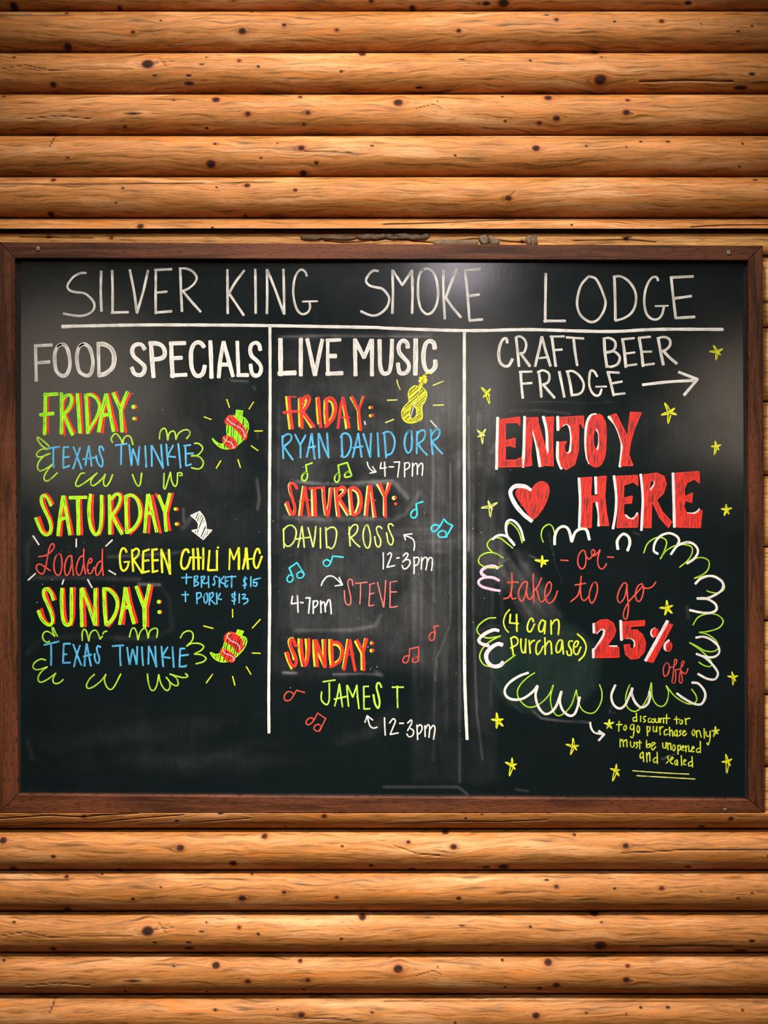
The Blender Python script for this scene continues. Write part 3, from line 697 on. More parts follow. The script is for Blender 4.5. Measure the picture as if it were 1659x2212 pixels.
mark('lettering', 'blue capitals under the red FRIDAY', ('blue', 4.2,
 "207,1530 213,1700 222,1870|~212,1560 250,1520 310,1505 345,1540 330,1600 280,1650 230,1690|235,1700 280,1770 365,1890|395,1510 470,1660|555,1520 480,1660|478,1660 478,1860|645,1495 610,1670 572,1850|648,1495 665,1670 690,1880|590,1710 700,1690|745,1495 750,1680 760,1865|755,1495 820,1680 900,1860|875,1490 885,1680 900,1860|1095,1510 1095,1680 1105,1840|~1075,1560 1100,1510 1160,1495 1215,1540 1235,1640 1215,1750 1160,1840 1110,1850 1080,1830|1340,1495 1300,1670 1255,1855|1340,1495 1365,1670 1390,1850|1260,1710 1410,1690|1415,1500 1458,1640 1518,1850|1533,1495 1523,1680 1521,1850|1628,1485 1638,1680 1645,1845|1728,1490 1743,1680 1758,1860|~1708,1495 1773,1470 1843,1500 1883,1590 1878,1690 1838,1790 1768,1820|~2128,1450 2073,1480 2038,1570 2033,1680 2063,1770 2093,1785 2128,1740 2143,1630 2138,1520 2128,1450|2218,1465 2215,1640 2213,1800|~2223,1510 2263,1460 2323,1450 2343,1500 2313,1590 2233,1650|2233,1650 2293,1740 2373,1820|2421,1435 2433,1620 2453,1810|~2438,1520 2483,1450 2533,1430 2558,1470 2533,1550 2443,1620|2443,1620 2513,1710 2598,1800"))
mark('music_note', 'single green music note', ('green', 3.6, "655,1935 555,1970|558,1970 575,2090|~575,2080 530,2090 495,2150 510,2195 550,2200 580,2150 575,2080"))
mark('music_note', 'paired green music notes', ('green', 3.6, "1035,1975 1175,1930|1040,1975 1060,2110|1175,1930 1240,2120|~1060,2100 1010,2110 985,2180 1015,2225 1050,2200 1060,2100|~1195,2065 1140,2110 1150,2150 1240,2125 1195,2065"))
VIEW(780, 720, 6.9125)
GUITAR = "~860,800 800,785 735,830 705,900 715,980 710,1030 650,1090 610,1160 610,1240 640,1300 700,1335 780,1335 850,1310 900,1290 915,1220 905,1130 915,1070 950,1020 980,930 970,870 930,820 900,810"
HOLE = "~780,1085 735,1140 722,1210 745,1265 790,1275 825,1220 830,1140 800,1090 780,1085"
mark('guitar_drawing', 'yellow drawing of a small guitar',
 ('yellow', 3.0, hatch(GUITAR, 42, 30, HOLE)), ('yellow', 2.6, GUITAR + "|" + HOLE),
 ('yellow', 7.5, "880,800 905,740 948,635"), ('yellow', 4, "*890,672,24|*878,712,22|*965,700,26|*958,735,18|*968,655,14"), ('orange', 1.6, "868,790 940,660"), ('pale', 1.4, "945,680 880,850 800,1060"), ('white', 2.2, "800,1050 735,1260"), ('yellow', 3, "~955,612 1000,598 1055,602"))
mark('ray', None, ('pale', 2.8, "~535,695 552,770 585,840"))
mark('ray', None, ('pale', 2.8, "390,1000 540,995"))
mark('ray', None, ('pale', 2.8, "365,1335 490,1285"))
mark('ray', None, ('pale', 2.8, "1075,778 1228,715"))
mark('ray', None, ('pale', 2.8, "1075,1075 1230,1070"))
mark('ray', 'white stroke below the guitar', ('white', 2.8, "1035,1300 1130,1405"))
mark('ray', 'short white tick after the red FRIDAY', ('white', 3, "50,1315 65,1365"))
mark('arrow', 'small white arrow before the upper 4-7pm', ('white', 2.7, "~90,1920 110,1990 160,2050 220,2075|170,1990 225,2070|225,2070 130,2090"))
mark('lettering', 'white 4-7pm under the blue name', ('white', 3, "300,1930 285,2020|285,2020 380,2005|350,1920 358,2140|415,1995 490,1995|490,1925 575,1920|575,1920 545,2150|650,1930 650,2145|~650,1950 700,1930 725,1960 710,2010 655,2040|770,1935 765,2135|~768,2000 800,1950 830,1945 840,2000 840,2110|~845,2010 880,1950 915,1945 920,2020 910,2125"))
VIEW(60, 920, 6.381)
mark('loop_border', 'lime loops left of the blue words under FRIDAY', ('olive', 3.3, "~295,285 240,230 170,175 130,155 140,200 200,280 275,325|~275,325 200,320 140,360 120,400 150,430 210,420 310,380|~310,380 230,410 150,500 135,580 170,620 230,600 300,560 355,515|~355,515 280,600 225,700 235,750 265,760 330,720 410,645"))
mark('loop_border', 'lime double arch below the Y of FRIDAY', ('olive', 3.3, "~1170,230 1150,180 1190,115 1230,115 1280,180 1310,255|~1310,255 1320,180 1370,135 1420,160 1450,260"))
mark('loop_border', 'lime triple loop under the upper blue words', ('olive', 3.3, "~785,650 730,660 680,740 660,810 690,835 760,800 870,720 955,650|~955,650 890,720 865,790 895,825 960,790 1030,720 1070,665|~1070,665 1045,750 1050,815 1085,830 1130,770 1170,670"))
mark('loop_border', 'single lime loop under the upper blue words', ('olive', 3.3, "~1443,670 1480,770 1520,830 1550,800 1570,650"))
mark('lettering', 'first blue word under FRIDAY', ('blue', 4, "275,312 440,288|355,290 350,440 358,575|495,295 490,440 490,580|495,295 565,290|500,435 570,425|485,582 575,552|628,290 690,450 743,595|722,300 675,440 622,595|842,278 810,430 795,545|845,278 865,430 880,555|760,460 935,435|~1045,340 1030,300 1000,280 985,310 1000,390 1030,470 1030,540 1010,565 970,520 945,440 945,410"))
mark('lettering', 'yellow green capitals SATURDAY with red shadow',
 ('red', 6.4, "~350,1075 310,1000 255,945 222,955 220,1030 270,1170 325,1300 335,1400 315,1495|~155,1255 185,1340 230,1450 280,1480|515,970 480,1200 455,1520|515,970 560,1200 620,1500|605,985 812,980|725,1000 735,1250 745,1500|~898,950 885,1150 895,1300 915,1460|~1035,970 1042,1200 1025,1400 985,1500|1165,985 1160,1250 1168,1490|~1180,1000 1230,935 1285,945 1300,1000 1275,1100 1200,1225|1205,1235 1250,1330 1315,1450|1388,990 1390,1200 1398,1440|~1400,950 1470,965 1545,1040 1575,1150 1560,1290 1500,1400 1410,1490|1710,960 1680,1200 1665,1475|1718,960 1770,1200 1830,1475|1768,940 1905,1160|1997,930 1929,1200|1925,1205 1940,1320 1958,1440|*2056,1148,26|*2072,1354,26"),
 ('limey', 7.6, "@7~320,1100 280,1010 230,960 190,980 190,1060 240,1180 300,1310 320,1420 290,1490 240,1500 180,1440 110,1270|485,970 450,1200 415,1510|490,970 530,1200 580,1500|450,1290 530,1265|575,990 810,985|@8.4 690,1000 695,1250 698,1500|~865,945 845,1100 845,1250 870,1400 920,1490 960,1490 1000,1400 1015,1200 1015,960|1125,955 1130,1200 1130,1490|@6.4~1150,1010 1200,950 1250,945 1275,990 1250,1090 1160,1240|1165,1240 1220,1350 1300,1490|1350,965 1355,1200 1365,1480|~1345,975 1420,955 1500,1010 1545,1130 1540,1270 1470,1400 1370,1470|1655,947 1633,1179 1612,1470|1665,947 1713,1179 1778,1460|1643,1200 1724,1206|1805,960 1886,1180|1956,933 1897,1180|1888,1180 1897,1320 1908,1450|*2033,1146,23|*2048,1353,23"))
VIEW(310, 860, 5.925)
mark('loop_border', 'lime triple arch above the end of the upper blue words', ('olive', 3.2, "~203,525 215,430 265,385 295,430 310,540|~310,540 330,450 380,420 405,450 415,530|~415,530 450,450 530,405 585,420 590,465 550,520"))
mark('loop_border', 'lime figure three right of the upper blue words', ('olive', 3.2, "~650,580 700,580 750,620 750,670 690,730 610,740|~640,735 720,755 765,820 745,885 690,908 610,890"))
mark('loop_border', 'lime zigzag under the end of the upper blue words', ('olive', 3.2, "~262,960 260,1080 258,1140 275,1165 300,1100 345,945|~345,945 360,1060 400,1130 430,1090 435,960|~435,960 480,955 497,990 455,990"))
mark('lettering', 'second blue word under FRIDAY', ('blue', 4, "-362,605 -212,585|-286,585 -286,735 -289,851|-184,595 -170,735 -154,863|-138,650 -147,755 -154,863|-138,650 -95,765 -68,858|-53,615 -63,735 -68,858|22,610 28,740 35,885|100,605 105,740 107,875|105,605 180,750 250,900|225,595 235,740 250,900|292,590 303,730 315,865|380,605 305,745|305,745 410,755|445,580 460,740 475,895|535,605 540,740 543,865|515,610 605,600|540,712 640,708|~540,865 575,858 612,845"))
PEP = "~1180,220 1110,240 1075,300 1065,400 1070,480 1050,550 990,590 930,560 880,515 920,580 1000,640 1100,650 1200,600 1280,530 1330,430 1340,330 1300,260 1250,240 1180,220"
B1 = "1040,300 1080,235 1130,225 1210,290 1290,380 1325,480 1300,535 1275,510 1210,430 1130,350 1070,340 1040,300"
B2 = "~1010,540 1030,490 1090,490 1150,520 1195,580 1180,630 1110,650 1050,600 1010,540"
mark('pepper_drawing', 'upper drawing of a bacon wrapped green pepper',
 ('lime', 3.2, hatch(PEP, 86, 25, B1, B2)), ('lime', 2.4, PEP + "|1190,155 1270,165|1270,165 1260,240|1190,155 1180,220"), ('lime', 3.4, "1200,165 1195,225|1225,168 1215,230|1250,168 1240,235"),
 ('red', 3.0, hatch(B1, 62, 22)), ('red', 1.8, "~" + B1), ('red', 3.0, hatch(B2, 62, 22)), ('red', 1.8, B2),
 ('pink', 2.0, "~1070,260 1110,310 1200,360 1270,410 1300,500|~1025,500 1050,545 1120,570 1165,645"))
for p in ("1065,15 1100,120", "1408,50 1350,140", "775,240 868,275", "1420,422 1525,420", "1378,610 1465,672", "990,800 930,900", "1208,785 1240,888"):
    mark('ray', None, ('yellow', 2.6, p))
mark('arrow', 'thick white arrow pointing down beside SATURDAY', ('white', 3.2, hatch("605,1505 720,1450 775,1530 800,1620 800,1680 875,1690 765,1810 620,1695 700,1680 700,1600 650,1540 605,1505", 68, 24)), ('white', 2.4, "605,1505 720,1450|~720,1450 775,1530 800,1620 800,1680|800,1680 875,1690|875,1690 765,1810|765,1810 620,1695|620,1695 700,1680|~700,1680 700,1600 650,1540 605,1505"))
VIEW(50, 1150, 6.144)
for p in ("130,45 210,165", "705,85 705,195", "1185,100 1095,185", "1135,505 1230,560", "855,625 915,735", "540,625 517,690", "165,545 65,635"):
    mark('ray', 'white stroke around Loaded', ('white', 3.2, p))
mark('lettering', 'red script Loaded', ('coral', 3.1, "~205,322 270,315 340,285 400,220 412,170 385,150 350,200 325,320 300,450 270,540 235,550 185,505 175,450 220,420 290,460 360,510|~490,285 440,310 410,400 415,510 455,570 495,545 515,450 510,340 490,285|~640,310 600,320 560,400 550,500 570,570 610,540 640,430 645,310|640,310 655,440 668,575|~800,310 755,330 715,420 705,510 735,570 775,530 800,420|805,220 805,400 828,555|~855,415 900,400 915,360 890,345 860,410 850,480 870,545 905,540 945,460|~1050,375 1000,400 965,470 965,550 990,570 1030,510 1050,420|1052,220 1050,400 1063,575"))
VIEW(310, 1150, 5.925)
mark('lettering', 'yellow capitals GREEN CHILi MAC', ('yellow', 4.6, "~-215,255 -238,212 -272,207 -300,280 -300,386 -281,472 -252,492 -209,453 -185,371|@4-252,381 -180,376|-147,222 -142,347 -132,501|~-142,241 -94,207 -60,231 -74,299 -132,352|-123,357 -74,434 -16,525|@5-2,241 -7,366 -7,511|-7,246 75,217|-7,366 70,357|-17,516 75,495|@5 115,215 115,360 120,510|110,225 178,215|115,360 190,355|110,510 185,490|@5 228,215 232,360 240,515|225,215 290,380 340,535|@5.4 325,220 332,380 340,535|@5~580,260 560,220 520,230 490,310 480,400 500,460 545,460 580,400 600,320|@4 600,320 740,325|@5.4 635,210 640,340 640,475|@5.4 692,205 703,340 705,475|765,200 765,340 762,475|845,230 835,360 825,485|825,485 940,482|940,230 940,360 940,490|*953,195,14|@3.6 1105,210 1102,340 1097,478|@3.6 1105,210 1155,350|@3.6 1155,350 1218,195|@5.4 1218,195 1222,340 1220,475|1310,200 1300,340 1270,470|@5.4 1315,200 1328,340 1338,470|@3.4 1280,355 1400,335|~1490,270 1475,215 1450,215 1420,290 1410,380 1430,450 1460,450 1490,380 1515,305"))
mark('lettering', 'small blue +BRISKET $15', ('blue', 3.2, "550,530 548,660|485,580 620,575|650,560 650,690|~650,570 690,555 690,590 655,625 700,640 695,670 645,692|740,560 742,705|~740,575 780,560 780,590 745,630|~745,630 780,655 830,640|830,560 835,710|~945,575 920,560 900,590 915,640 900,680 885,660|970,575 972,705|1035,560 975,630|975,630 1035,660|1050,570 1045,690|1050,575 1090,570|1050,630 1085,620|~1045,690 1065,700 1080,675|1085,570 1185,565|1130,555 1127,705|~1325,590 1285,600 1290,640 1315,660 1300,690 1270,675|1300,565 1295,720|1375,565 1372,700|1500,585 1415,605|~1415,605 1405,650 1440,640 1455,660 1440,690 1400,675"))
mark('lettering', 'small blue + PORK $13', ('blue', 3.2, "535,755 538,890|488,800 580,797|680,770 685,915|~680,780 730,775 735,820 690,855|~800,780 775,820 780,890 800,905 820,860 815,790 800,780|845,775 843,930|~845,790 890,770 885,820 850,850|850,855 920,920|935,775 940,920|985,780 940,850|940,850 1000,858|~1180,800 1135,790 1140,830 1175,850 1160,885 1130,870|1168,760 1160,925|1225,785 1225,905|~1260,800 1300,790 1290,830 1265,850 1330,850 1330,890 1280,920"))
VIEW(50, 1150, 6.144)
mark('lettering', 'yellow green capitals SUNDAY with red shadow',
 ('red', 6.6, "~430,890 390,795 340,740 305,760 310,840 355,950 400,1080 405,1210|~240,1015 265,1100 300,1180 340,1215|540,745 545,950 560,1100 580,1220|~680,735 675,1000 665,1150 640,1235|810,760 815,1000 825,1250|810,740 900,980 955,1150|985,740 985,1000 990,1240|1090,770 1100,1000 1110,1190|~1090,745 1160,755 1235,830 1265,930 1245,1060 1185,1180 1130,1250|1375,780 1350,1000 1330,1220|1395,730 1440,950 1510,1200|1530,715 1610,950|1712,705 1680,870 1650,1000|1650,1010 1655,1250|*1813,922,26|*1820,1058,26"),
 ('limey', 7.8, "@7.2~400,900 370,810 320,750 275,770 275,850 320,950 370,1070 390,1170 360,1230 300,1210 240,1140 200,1040|~515,745 510,900 520,1100 550,1210 600,1230 635,1180 640,1050 640,740|770,750 772,1000 780,1250|@7 780,740 870,980 950,1230|958,750 955,1000 960,1230|1070,745 1080,1000 1100,1230|~1060,750 1130,760 1210,830 1250,930 1230,1060 1170,1170 1100,1230|1355,735 1330,950 1280,1220|1360,740 1400,950 1470,1210|1335,1000 1430,990|1500,720 1600,990|1675,695 1640,860 1610,990|@9 1610,990 1612,1250|*1800,922,26|*1808,1058,26"))
VIEW(50, 1330, 5.925)
mark('loop_border', 'lime loop at the start of the lower blue words', ('olive', 3.2, "~440,265 415,220 385,155 370,160 385,220 405,265|~405,265 350,220 300,200 260,225 250,280 280,330 315,340 340,325"))
mark('loop_border', 'lime double arch above the lower blue words', ('olive', 3.2, "~757,320 755,230 775,175 810,200 840,325|~840,325 860,230 910,185 950,210 985,300|985,300 1015,260|~1020,235 1040,205 1075,200"))
mark('loop_border', 'lime triple arch above the end of the lower blue words', ('olive', 3.2, "~1360,275 1385,180 1420,155 1450,210 1470,310|~1470,310 1500,210 1550,160 1580,190 1600,290|~1600,286 1620,201 1680,161 1720,181 1710,281"))
mark('loop_border', 'lime loops left of the lower blue words', ('olive', 3.2, "~290,570 230,555 160,590 125,640 140,680 200,690 310,655|~310,655 240,710 195,780 200,840 240,850 320,810 420,735|~420,735 385,800 385,850 420,870 470,855 515,815"))
mark('loop_border', 'lime double loop under the lower blue words', ('olive', 3.2, "~915,750 850,810 810,890 830,930 900,910 1000,830 1060,750|~1060,750 1040,820 1070,910 1120,945 1170,900 1250,745"))
mark('lettering', 'first blue word under SUNDAY', ('blue', 4.1, "268,375 460,330|357,375 360,500 358,635|520,360 515,480 510,605|520,360 605,358|515,497 560,495|505,605 605,600|640,365 690,500 745,635|728,380 680,520 650,655|812,360 795,500 785,645|815,360 840,500 868,645|770,525 875,497|~990,405 965,385 945,410 950,470 975,540 965,610 930,590 915,530 915,485"))
VIEW(310, 1310, 5.925)
mark('lettering', 'second blue word under SUNDAY', ('blue', 4.1, "-400,508 -255,498|-300,498 -300,618 -292,758|-210,523 -195,638 -178,743|-140,548 -160,648 -175,743|-140,548 -110,648 -90,743|-80,513 -82,618 -88,743|-20,518 -15,638 -5,758|68,510 65,620 62,740|68,510 120,640 165,775|150,510 155,640 165,775|230,510 240,640 253,770|310,520 235,645|235,645 345,660|370,515 378,640 387,780|470,540 465,650 460,770|470,540 530,540|470,632 575,618|~455,770 500,770 540,765 545,750"))
mark('loop_border', 'lime loops under the end of the lower blue words', ('olive', 3.2, "~50,860 60,960 90,1060 130,1075 170,1010 195,870|~195,870 220,980 270,1060 310,1075 340,1030 330,960 290,905|~290,905 350,980 410,1015 445,1000 430,930 390,890 335,865|~335,865 420,890 500,910 555,905 565,885 535,860"))
mark('loop_border', 'lime triple loop right of the lower blue words', ('olive', 3.2, "~470,405 510,340 580,312 630,345 625,430 550,510|~550,510 620,475 710,475 770,510 740,560 650,610|~650,610 740,620 800,665 760,710 670,735"))
PEP = "~1185,350 1120,340 1070,380 1040,450 1020,530 990,590 930,615 855,590 900,660 980,705 1080,705 1180,650 1260,570 1310,490 1315,410 1250,375 1185,350"
B1 = "~1030,430 1045,370 1100,330 1170,345 1250,420 1275,520 1250,560 1200,590 1150,520 1080,470 1030,430"
B2 = "~980,580 1000,545 1060,555 1130,600 1170,650 1160,700 1120,715 1070,690 1020,640 980,580"
mark('pepper_drawing', 'lower drawing of a bacon wrapped green pepper',
 ('limey', 3.2, hatch(PEP, 78, 27, B1, B2)), ('limey', 2.4, PEP + "|1205,300 1280,320|1280,320 1250,375|1205,300 1185,350"), ('limey', 3.4, "1215,310 1205,355|1240,315 1228,362|1265,320 1245,365"),
 ('red', 3.0, hatch(B1, 75, 26)), ('red', 1.8, B1), ('red', 3.0, hatch(B2, 65, 22)), ('red', 1.8, B2),
 ('pink', 2.0, "~1085,340 1075,390 1120,440 1190,470 1225,510 1235,560|~1020,550 1040,600 1110,625 1160,660 1150,700"))
for p in ("1140,35 1142,140", "1495,165 1392,278", "768,250 892,282", "1390,597 1495,600", "1315,770 1375,870", "1140,895 1170,1010", "885,865 803,980"):
    mark('ray', None, ('yellow', 2.6, p))
VIEW(590, 1030, 7.541)
mark('lettering', 'red capitals SATURDAY with yellow edges in the music column',
 ('pale', 4.2, "~290,95 255,130 262,220 305,360 345,500 340,580|195,440 230,530 275,625|485,155 450,400 420,630|630,210 632,400 640,635|800,195 815,400 845,625|~920,185 910,380 880,565|1000,180 1015,400 1042,640|~1060,215 1120,205 1140,230 1110,285 1070,325|1075,405 1140,520 1210,630|1228,200 1240,400 1258,620|~1290,210 1360,260 1390,370 1380,470 1335,590|1538,150 1510,400 1488,625|1590,185 1608,400 1632,660|1690,125 1795,310|1872,100 1838,270|1803,320 1803,480 1806,635|*1968,345,34"),
 ('red', 6.6, "~390,195 345,120 300,105 275,130 280,220 320,380 355,500 350,590 315,620|@7.4 225,410 265,530 310,620|510,165 480,400 455,635|515,165 550,400 590,645|@2 410,395 615,375|@5 580,190 840,175|@8.6 670,190 680,400 688,640|~825,170 830,350 860,560 885,640 905,560 930,350 950,180|@7.6 1025,180 1045,400 1075,660|~1050,210 1110,170 1165,180 1165,250 1080,340|1080,350 1150,470 1230,595|1255,190 1275,400 1300,630|~1240,200 1310,175 1390,220 1430,330 1430,480 1390,580 1310,630|1570,140 1545,400 1520,635|@5.4 1593,140 1628,400 1668,660|@2 1538,390 1678,385|1733,105 1818,310|1908,105 1868,220 1826,310|1823,310 1828,480 1833,660|*1991,340,25|*1995,442,26"))
mark('lettering', 'pale lime capitals under the red SATURDAY', ('palelime', 3.2, "170,840 172,1000 178,1160|~160,885 220,810 300,790 365,850 375,940 340,1050 280,1120 220,1130 185,1085|468,805 440,970 405,1150|470,805 490,970 508,1150|370,1015 595,985|568,825 610,980 650,1145|695,805 680,980 655,1145|770,830 770,1000 772,1165|858,825 865,1000 875,1160|~855,880 920,830 990,825 1030,880 1030,980 1000,1110 950,1170 895,1140|1237,815 1245,980 1255,1130|~1230,940 1260,840 1320,780 1375,800 1370,880 1320,950 1265,985|1265,985 1330,1070 1415,1145|~1535,785 1490,830 1465,940 1480,1070 1520,1155 1560,1150 1585,1050 1580,920 1535,785|~1773,845 1738,810 1698,815 1683,850 1703,930 1748,1020 1748,1110 1713,1145 1673,1100 1653,970|~1958,800 1923,768 1883,775 1878,830 1918,930 1953,1010 1948,1080 1918,1110 1873,1060 1848,910"))
VIEW(790, 1030, 7.541)
mark('arrow', 'white arrow pointing up to the pale lime name', ('white', 3, "~785,1200 795,1090 760,1010 640,955|755,930 622,945|622,945 650,1030"))
mark('lettering', 'white 12-3pm under the red SATURDAY', ('white', 3.0, "285,1235 288,1370 285,1505|~355,1270 395,1235 420,1270 390,1360 345,1475|345,1475 475,1445|500,1325 550,1318|~610,1290 660,1240 690,1270 640,1350 600,1390|~640,1355 700,1350 725,1400 680,1480 620,1500 590,1440|785,1305 790,1440 785,1580|~785,1330 840,1310 870,1340 850,1420 795,1455|910,1310 910,1410 905,1510|~910,1380 950,1320 995,1320 1000,1400 980,1520|~995,1400 1040,1320 1080,1330 1085,1420 1070,1530"))
mark('music_note', 'single cyan music note beside the red SATURDAY', ('cyan', 3.6, "935,405 820,440|820,440 840,620|~835,530 780,540 735,600 745,655 790,670 830,630 838,530"))
mark('music_note', 'paired cyan music notes near the right divider', ('cyan', 3.6, "~1275,690 1330,750 1415,795|1275,690 1195,830|1415,795 1320,960|~1195,800 1130,780 1070,820 1080,880 1130,890 1195,820|~1300,890 1240,880 1180,920 1190,970 1250,985 1330,975|~1300,890 1310,930 1310,970"))
VIEW(590, 1190, 7.9)
mark('music_note', 'paired cyan music notes near the left divider', ('cyan', 3.3, "270,295 410,200|275,295 340,440|410,205 530,395|~340,430 280,410 235,480 260,530 320,520 345,450|~470,350 420,380 410,440 440,465 500,450 530,405|~460,350 500,365 525,395"))
mark('music_note', 'single cyan music note above the curved arrow', ('cyan', 3.3, "1020,90 1200,108|1015,90 985,200|~975,185 920,150 860,180 860,230 910,265 960,240 985,190"))
mark('arrow', 'white curved arrow pointing to the salmon name', ('white', 3.1, "~820,595 850,520 920,440 1000,430 1070,470 1180,580|1125,450 1185,582|1185,580 1055,598"))
mark('lettering', 'white 4-7pm left of the salmon name', ('white', 3.3, "330,770 310,905|310,905 435,885|415,760 425,1050|465,880 515,885|555,805 630,800|630,800 605,1070|685,850 685,1070|~690,870 740,850 765,880 740,940 690,975|810,850 818,1060|~818,920 850,870 880,900 892,1045|~892,960 940,840 970,850 985,960 992,1078"))
mark('lettering', 'red capitals SUNDAY with yellow edges in the music column',
 ('gold', 4.4, "~345,1495 300,1490 262,1540 285,1640 330,1760 350,1860|205,1740 250,1880 315,2015|435,1500 440,1700 500,1970|552,1505 568,1720 560,1900|685,1520 690,1750 708,1970|750,1725 810,1850 870,1975|840,1515 848,1650 855,1800|958,1510 960,1750 985,1975|~1020,1600 1090,1610 1150,1680 1155,1780 1120,1860 1060,1905|1268,1510 1230,1760 1190,2005|1395,1540 1500,1740|1568,1500 1540,1640|1503,1745 1510,1900 1510,2030|*1678,1575,26|*1678,1703,31"),
 ('red', 6.6, "@7~385,1630 350,1530 310,1505 290,1560 310,1660 365,1770 395,1870 380,1950 345,1970 290,1900 240,1730|@7.6~478,1510 483,1650 498,1800 530,1950 560,1940 590,1830 605,1680 605,1500|@7.4 715,1520 735,1750 755,1975|730,1520 810,1740 890,1990|880,1515 882,1750 888,1990|995,1515 1005,1750 1015,1960|~1000,1560 1090,1560 1160,1620 1180,1720 1150,1850 1080,1930 970,1980|1295,1520 1255,1780 1205,2030|1310,1520 1350,1780 1400,2045|@2 1190,1775 1390,1768|1430,1520 1535,1730|1600,1500 1540,1730|1540,1730 1545,1880 1550,2040|*1699,1578,26|*1702,1700,28"))
VIEW(730, 1230, 5.925)
mark('lettering', 'thin salmon capitals after the curved arrow', ('salmon', 2.7, "~190,205 180,140 150,125 125,170 145,270 165,370 160,440 125,455 90,400 82,270|222,180 375,165|290,175 288,320 280,445|410,190 405,320 395,470|400,195 470,175|400,320 462,302|395,470 462,455|505,165 545,330 583,485|612,140 600,320 585,485|668,165 668,300 665,485|665,165 757,150|670,290 752,288|~660,485 720,482 760,470"))
mark('music_note', 'single red music note near the right divider', ('coral', 2.7, "1290,722 1225,735|~1225,735 1243,800 1236,880|~1235,800 1190,815 1165,870 1190,910 1230,890 1240,810"))
mark('music_note', 'paired red music notes right of SUNDAY', ('coral', 2.7, "915,1020 1035,992|918,1020 912,1120|1035,995 1028,1180|~912,1105 860,1115 830,1160 845,1195 890,1185 910,1120|~1015,1120 960,1145 955,1185 990,1190 1030,1165 1015,1120"))
VIEW(590, 1450, 7.9)
mark('music_note', 'single red music note left of the bright lime name', ('coral', 2.8, "~350,400 310,355 240,355 190,420 200,490 250,505 310,470 400,325|400,325 540,365"))
mark('music_note', 'paired red music notes under the bright lime name', ('coral', 2.8, "757,715 900,810|757,715 705,820|895,810 790,1025|~700,825 650,795 590,820 560,880 590,915 650,890 700,830|~810,930 770,905 710,935 695,985 740,1020 790,1015 810,960"))
mark('lettering', 'bright lime capitals under the red SUNDAY', ('lightlime', 3.5, "850,180 1060,150|~958,200 960,380 955,500 920,570 860,540 820,470 828,350|1130,215 1100,400 1050,595|1130,215 1155,400 1185,615|1040,478 1248,432|1258,240 1270,420 1288,600|1270,245 1360,445|1360,445 1430,235|1430,235 1440,420 1465,640|1545,260 1548,440 1550,645|1540,262 1630,258|1550,435 1650,430|1550,645 1655,640|@4.4~1849,276 1817,206 1778,206 1765,283 1797,411 1817,540 1791,630 1740,553 1711,398|2029,272 2226,272|2119,251 2119,437 2126,624"))
VIEW(750, 1450, 6.144)
mark('arrow', 'white arrow pointing up to the bright lime name', ('white', 3.2, "~400,740 350,755 300,720 265,590|265,590 235,680|265,590 340,650"))
mark('lettering', 'white 12-3pm under the bright lime name', ('white', 3.2, "495,615 498,720 505,850|~560,690 610,630 640,660 610,740 570,840|570,840 680,818|692,692 750,690|~800,690 850,645 855,690 800,790|~840,760 880,790 870,850 820,870 790,830|925,710 930,810 935,910|~930,740 970,710 995,750 975,810 935,840|1030,720 1035,870|~1035,770 1070,710 1095,740 1085,880|~1095,780 1140,720 1165,760 1145,905"))
VIEW(1010, 710, 5.7207)
mark('lettering', 'white capitals CRAFT', ('chalk', 6, "@6.6~490,175 480,125 440,130 400,210 385,310 400,410 450,460 510,455 555,375|600,115 620,300 635,465|@5.2~590,115 640,95 700,130 725,200 700,290 650,305|655,305 710,380 770,465|915,100 890,230 835,465|918,100 970,290 1025,462|@4.6 885,365 985,352|1040,95 1065,280 1090,465|@4.8 1020,98 1195,95|@4.8 1075,265 1170,258|@5.2 1220,108 1435,122|1310,130 1330,300 1355,455"))
mark('lettering', 'white capitals FRIDGE', ('chalk', 6, "655,530 665,690 682,858|@5 640,535 795,530|@5 685,680 795,672|880,540 900,690 912,845|@5.2~865,540 930,515 1000,550 1010,620 985,670 930,690|935,690 1000,770 1075,855|1133,530 1165,690 1195,845|1235,535 1270,690 1290,830|@5.2~1220,530 1300,525 1380,580 1435,680 1420,770 1370,810 1300,820|@5.2~1602,591 1566,531 1523,519 1505,591 1505,700 1536,784 1584,827 1632,814 1656,748|@4 1584,718 1717,715|1735,543 1771,676 1807,827|@5 1723,537 1874,545|@5 1789,676 1910,654|@5 1804,815 1944,799"))
VIEW(1270, 710, 4.74)
mark('lettering', 'white capitals BEER', ('chalk', 6.6, "165,105 175,250 195,395|@5.6~155,105 215,95 275,130 280,190 250,230 195,245|@5.6~200,240 270,235 325,290 305,360 240,390 200,385|355,115 375,250 388,395|@5 345,110 475,97|@5 390,255 480,243|@5 385,380 500,365|525,100 550,250 565,385|@5 515,95 640,83|@5 560,237 652,235|@5 560,375 680,358|720,105 745,240 772,370|@5.6~710,100 780,85 835,110 840,170 800,215 770,225|770,225 830,290 910,358"))
mark('arrow', 'long white arrow pointing right after FRIDGE', ('white', 6.4, "560,575 820,545 1080,530|930,445 1125,520|1120,520 985,680"))
def star(cx, cy, *ends, w=2.3, c='yellow'):
    s = []
    for (x, y) in ends:
        dx, dy = x-cx, y-cy
        s.append("~%f,%f %f,%f %f,%f %f,%f" % (cx-dx*.12-dy*.10, cy-dy*.12+dx*.10, cx+dx*.5-dy*.10, cy+dy*.5+dx*.10, x, y, cx+dx*.25+dy*.12, cy+dy*.25-dx*.12))
    mark('star', None, (c, w, "|".join(s)))
star(1322,238, (1285,172),(1382,205),(1360,270),(1312,322),(1245,235))
VIEW(1010, 710, 5.7207)
star(240,800, (170,728),(282,742),(280,825),(272,928),(192,850))
VIEW(1010, 860, 6.9125)
star(215,550, (145,480),(270,460),(265,560),(225,680),(150,580), c='pale')
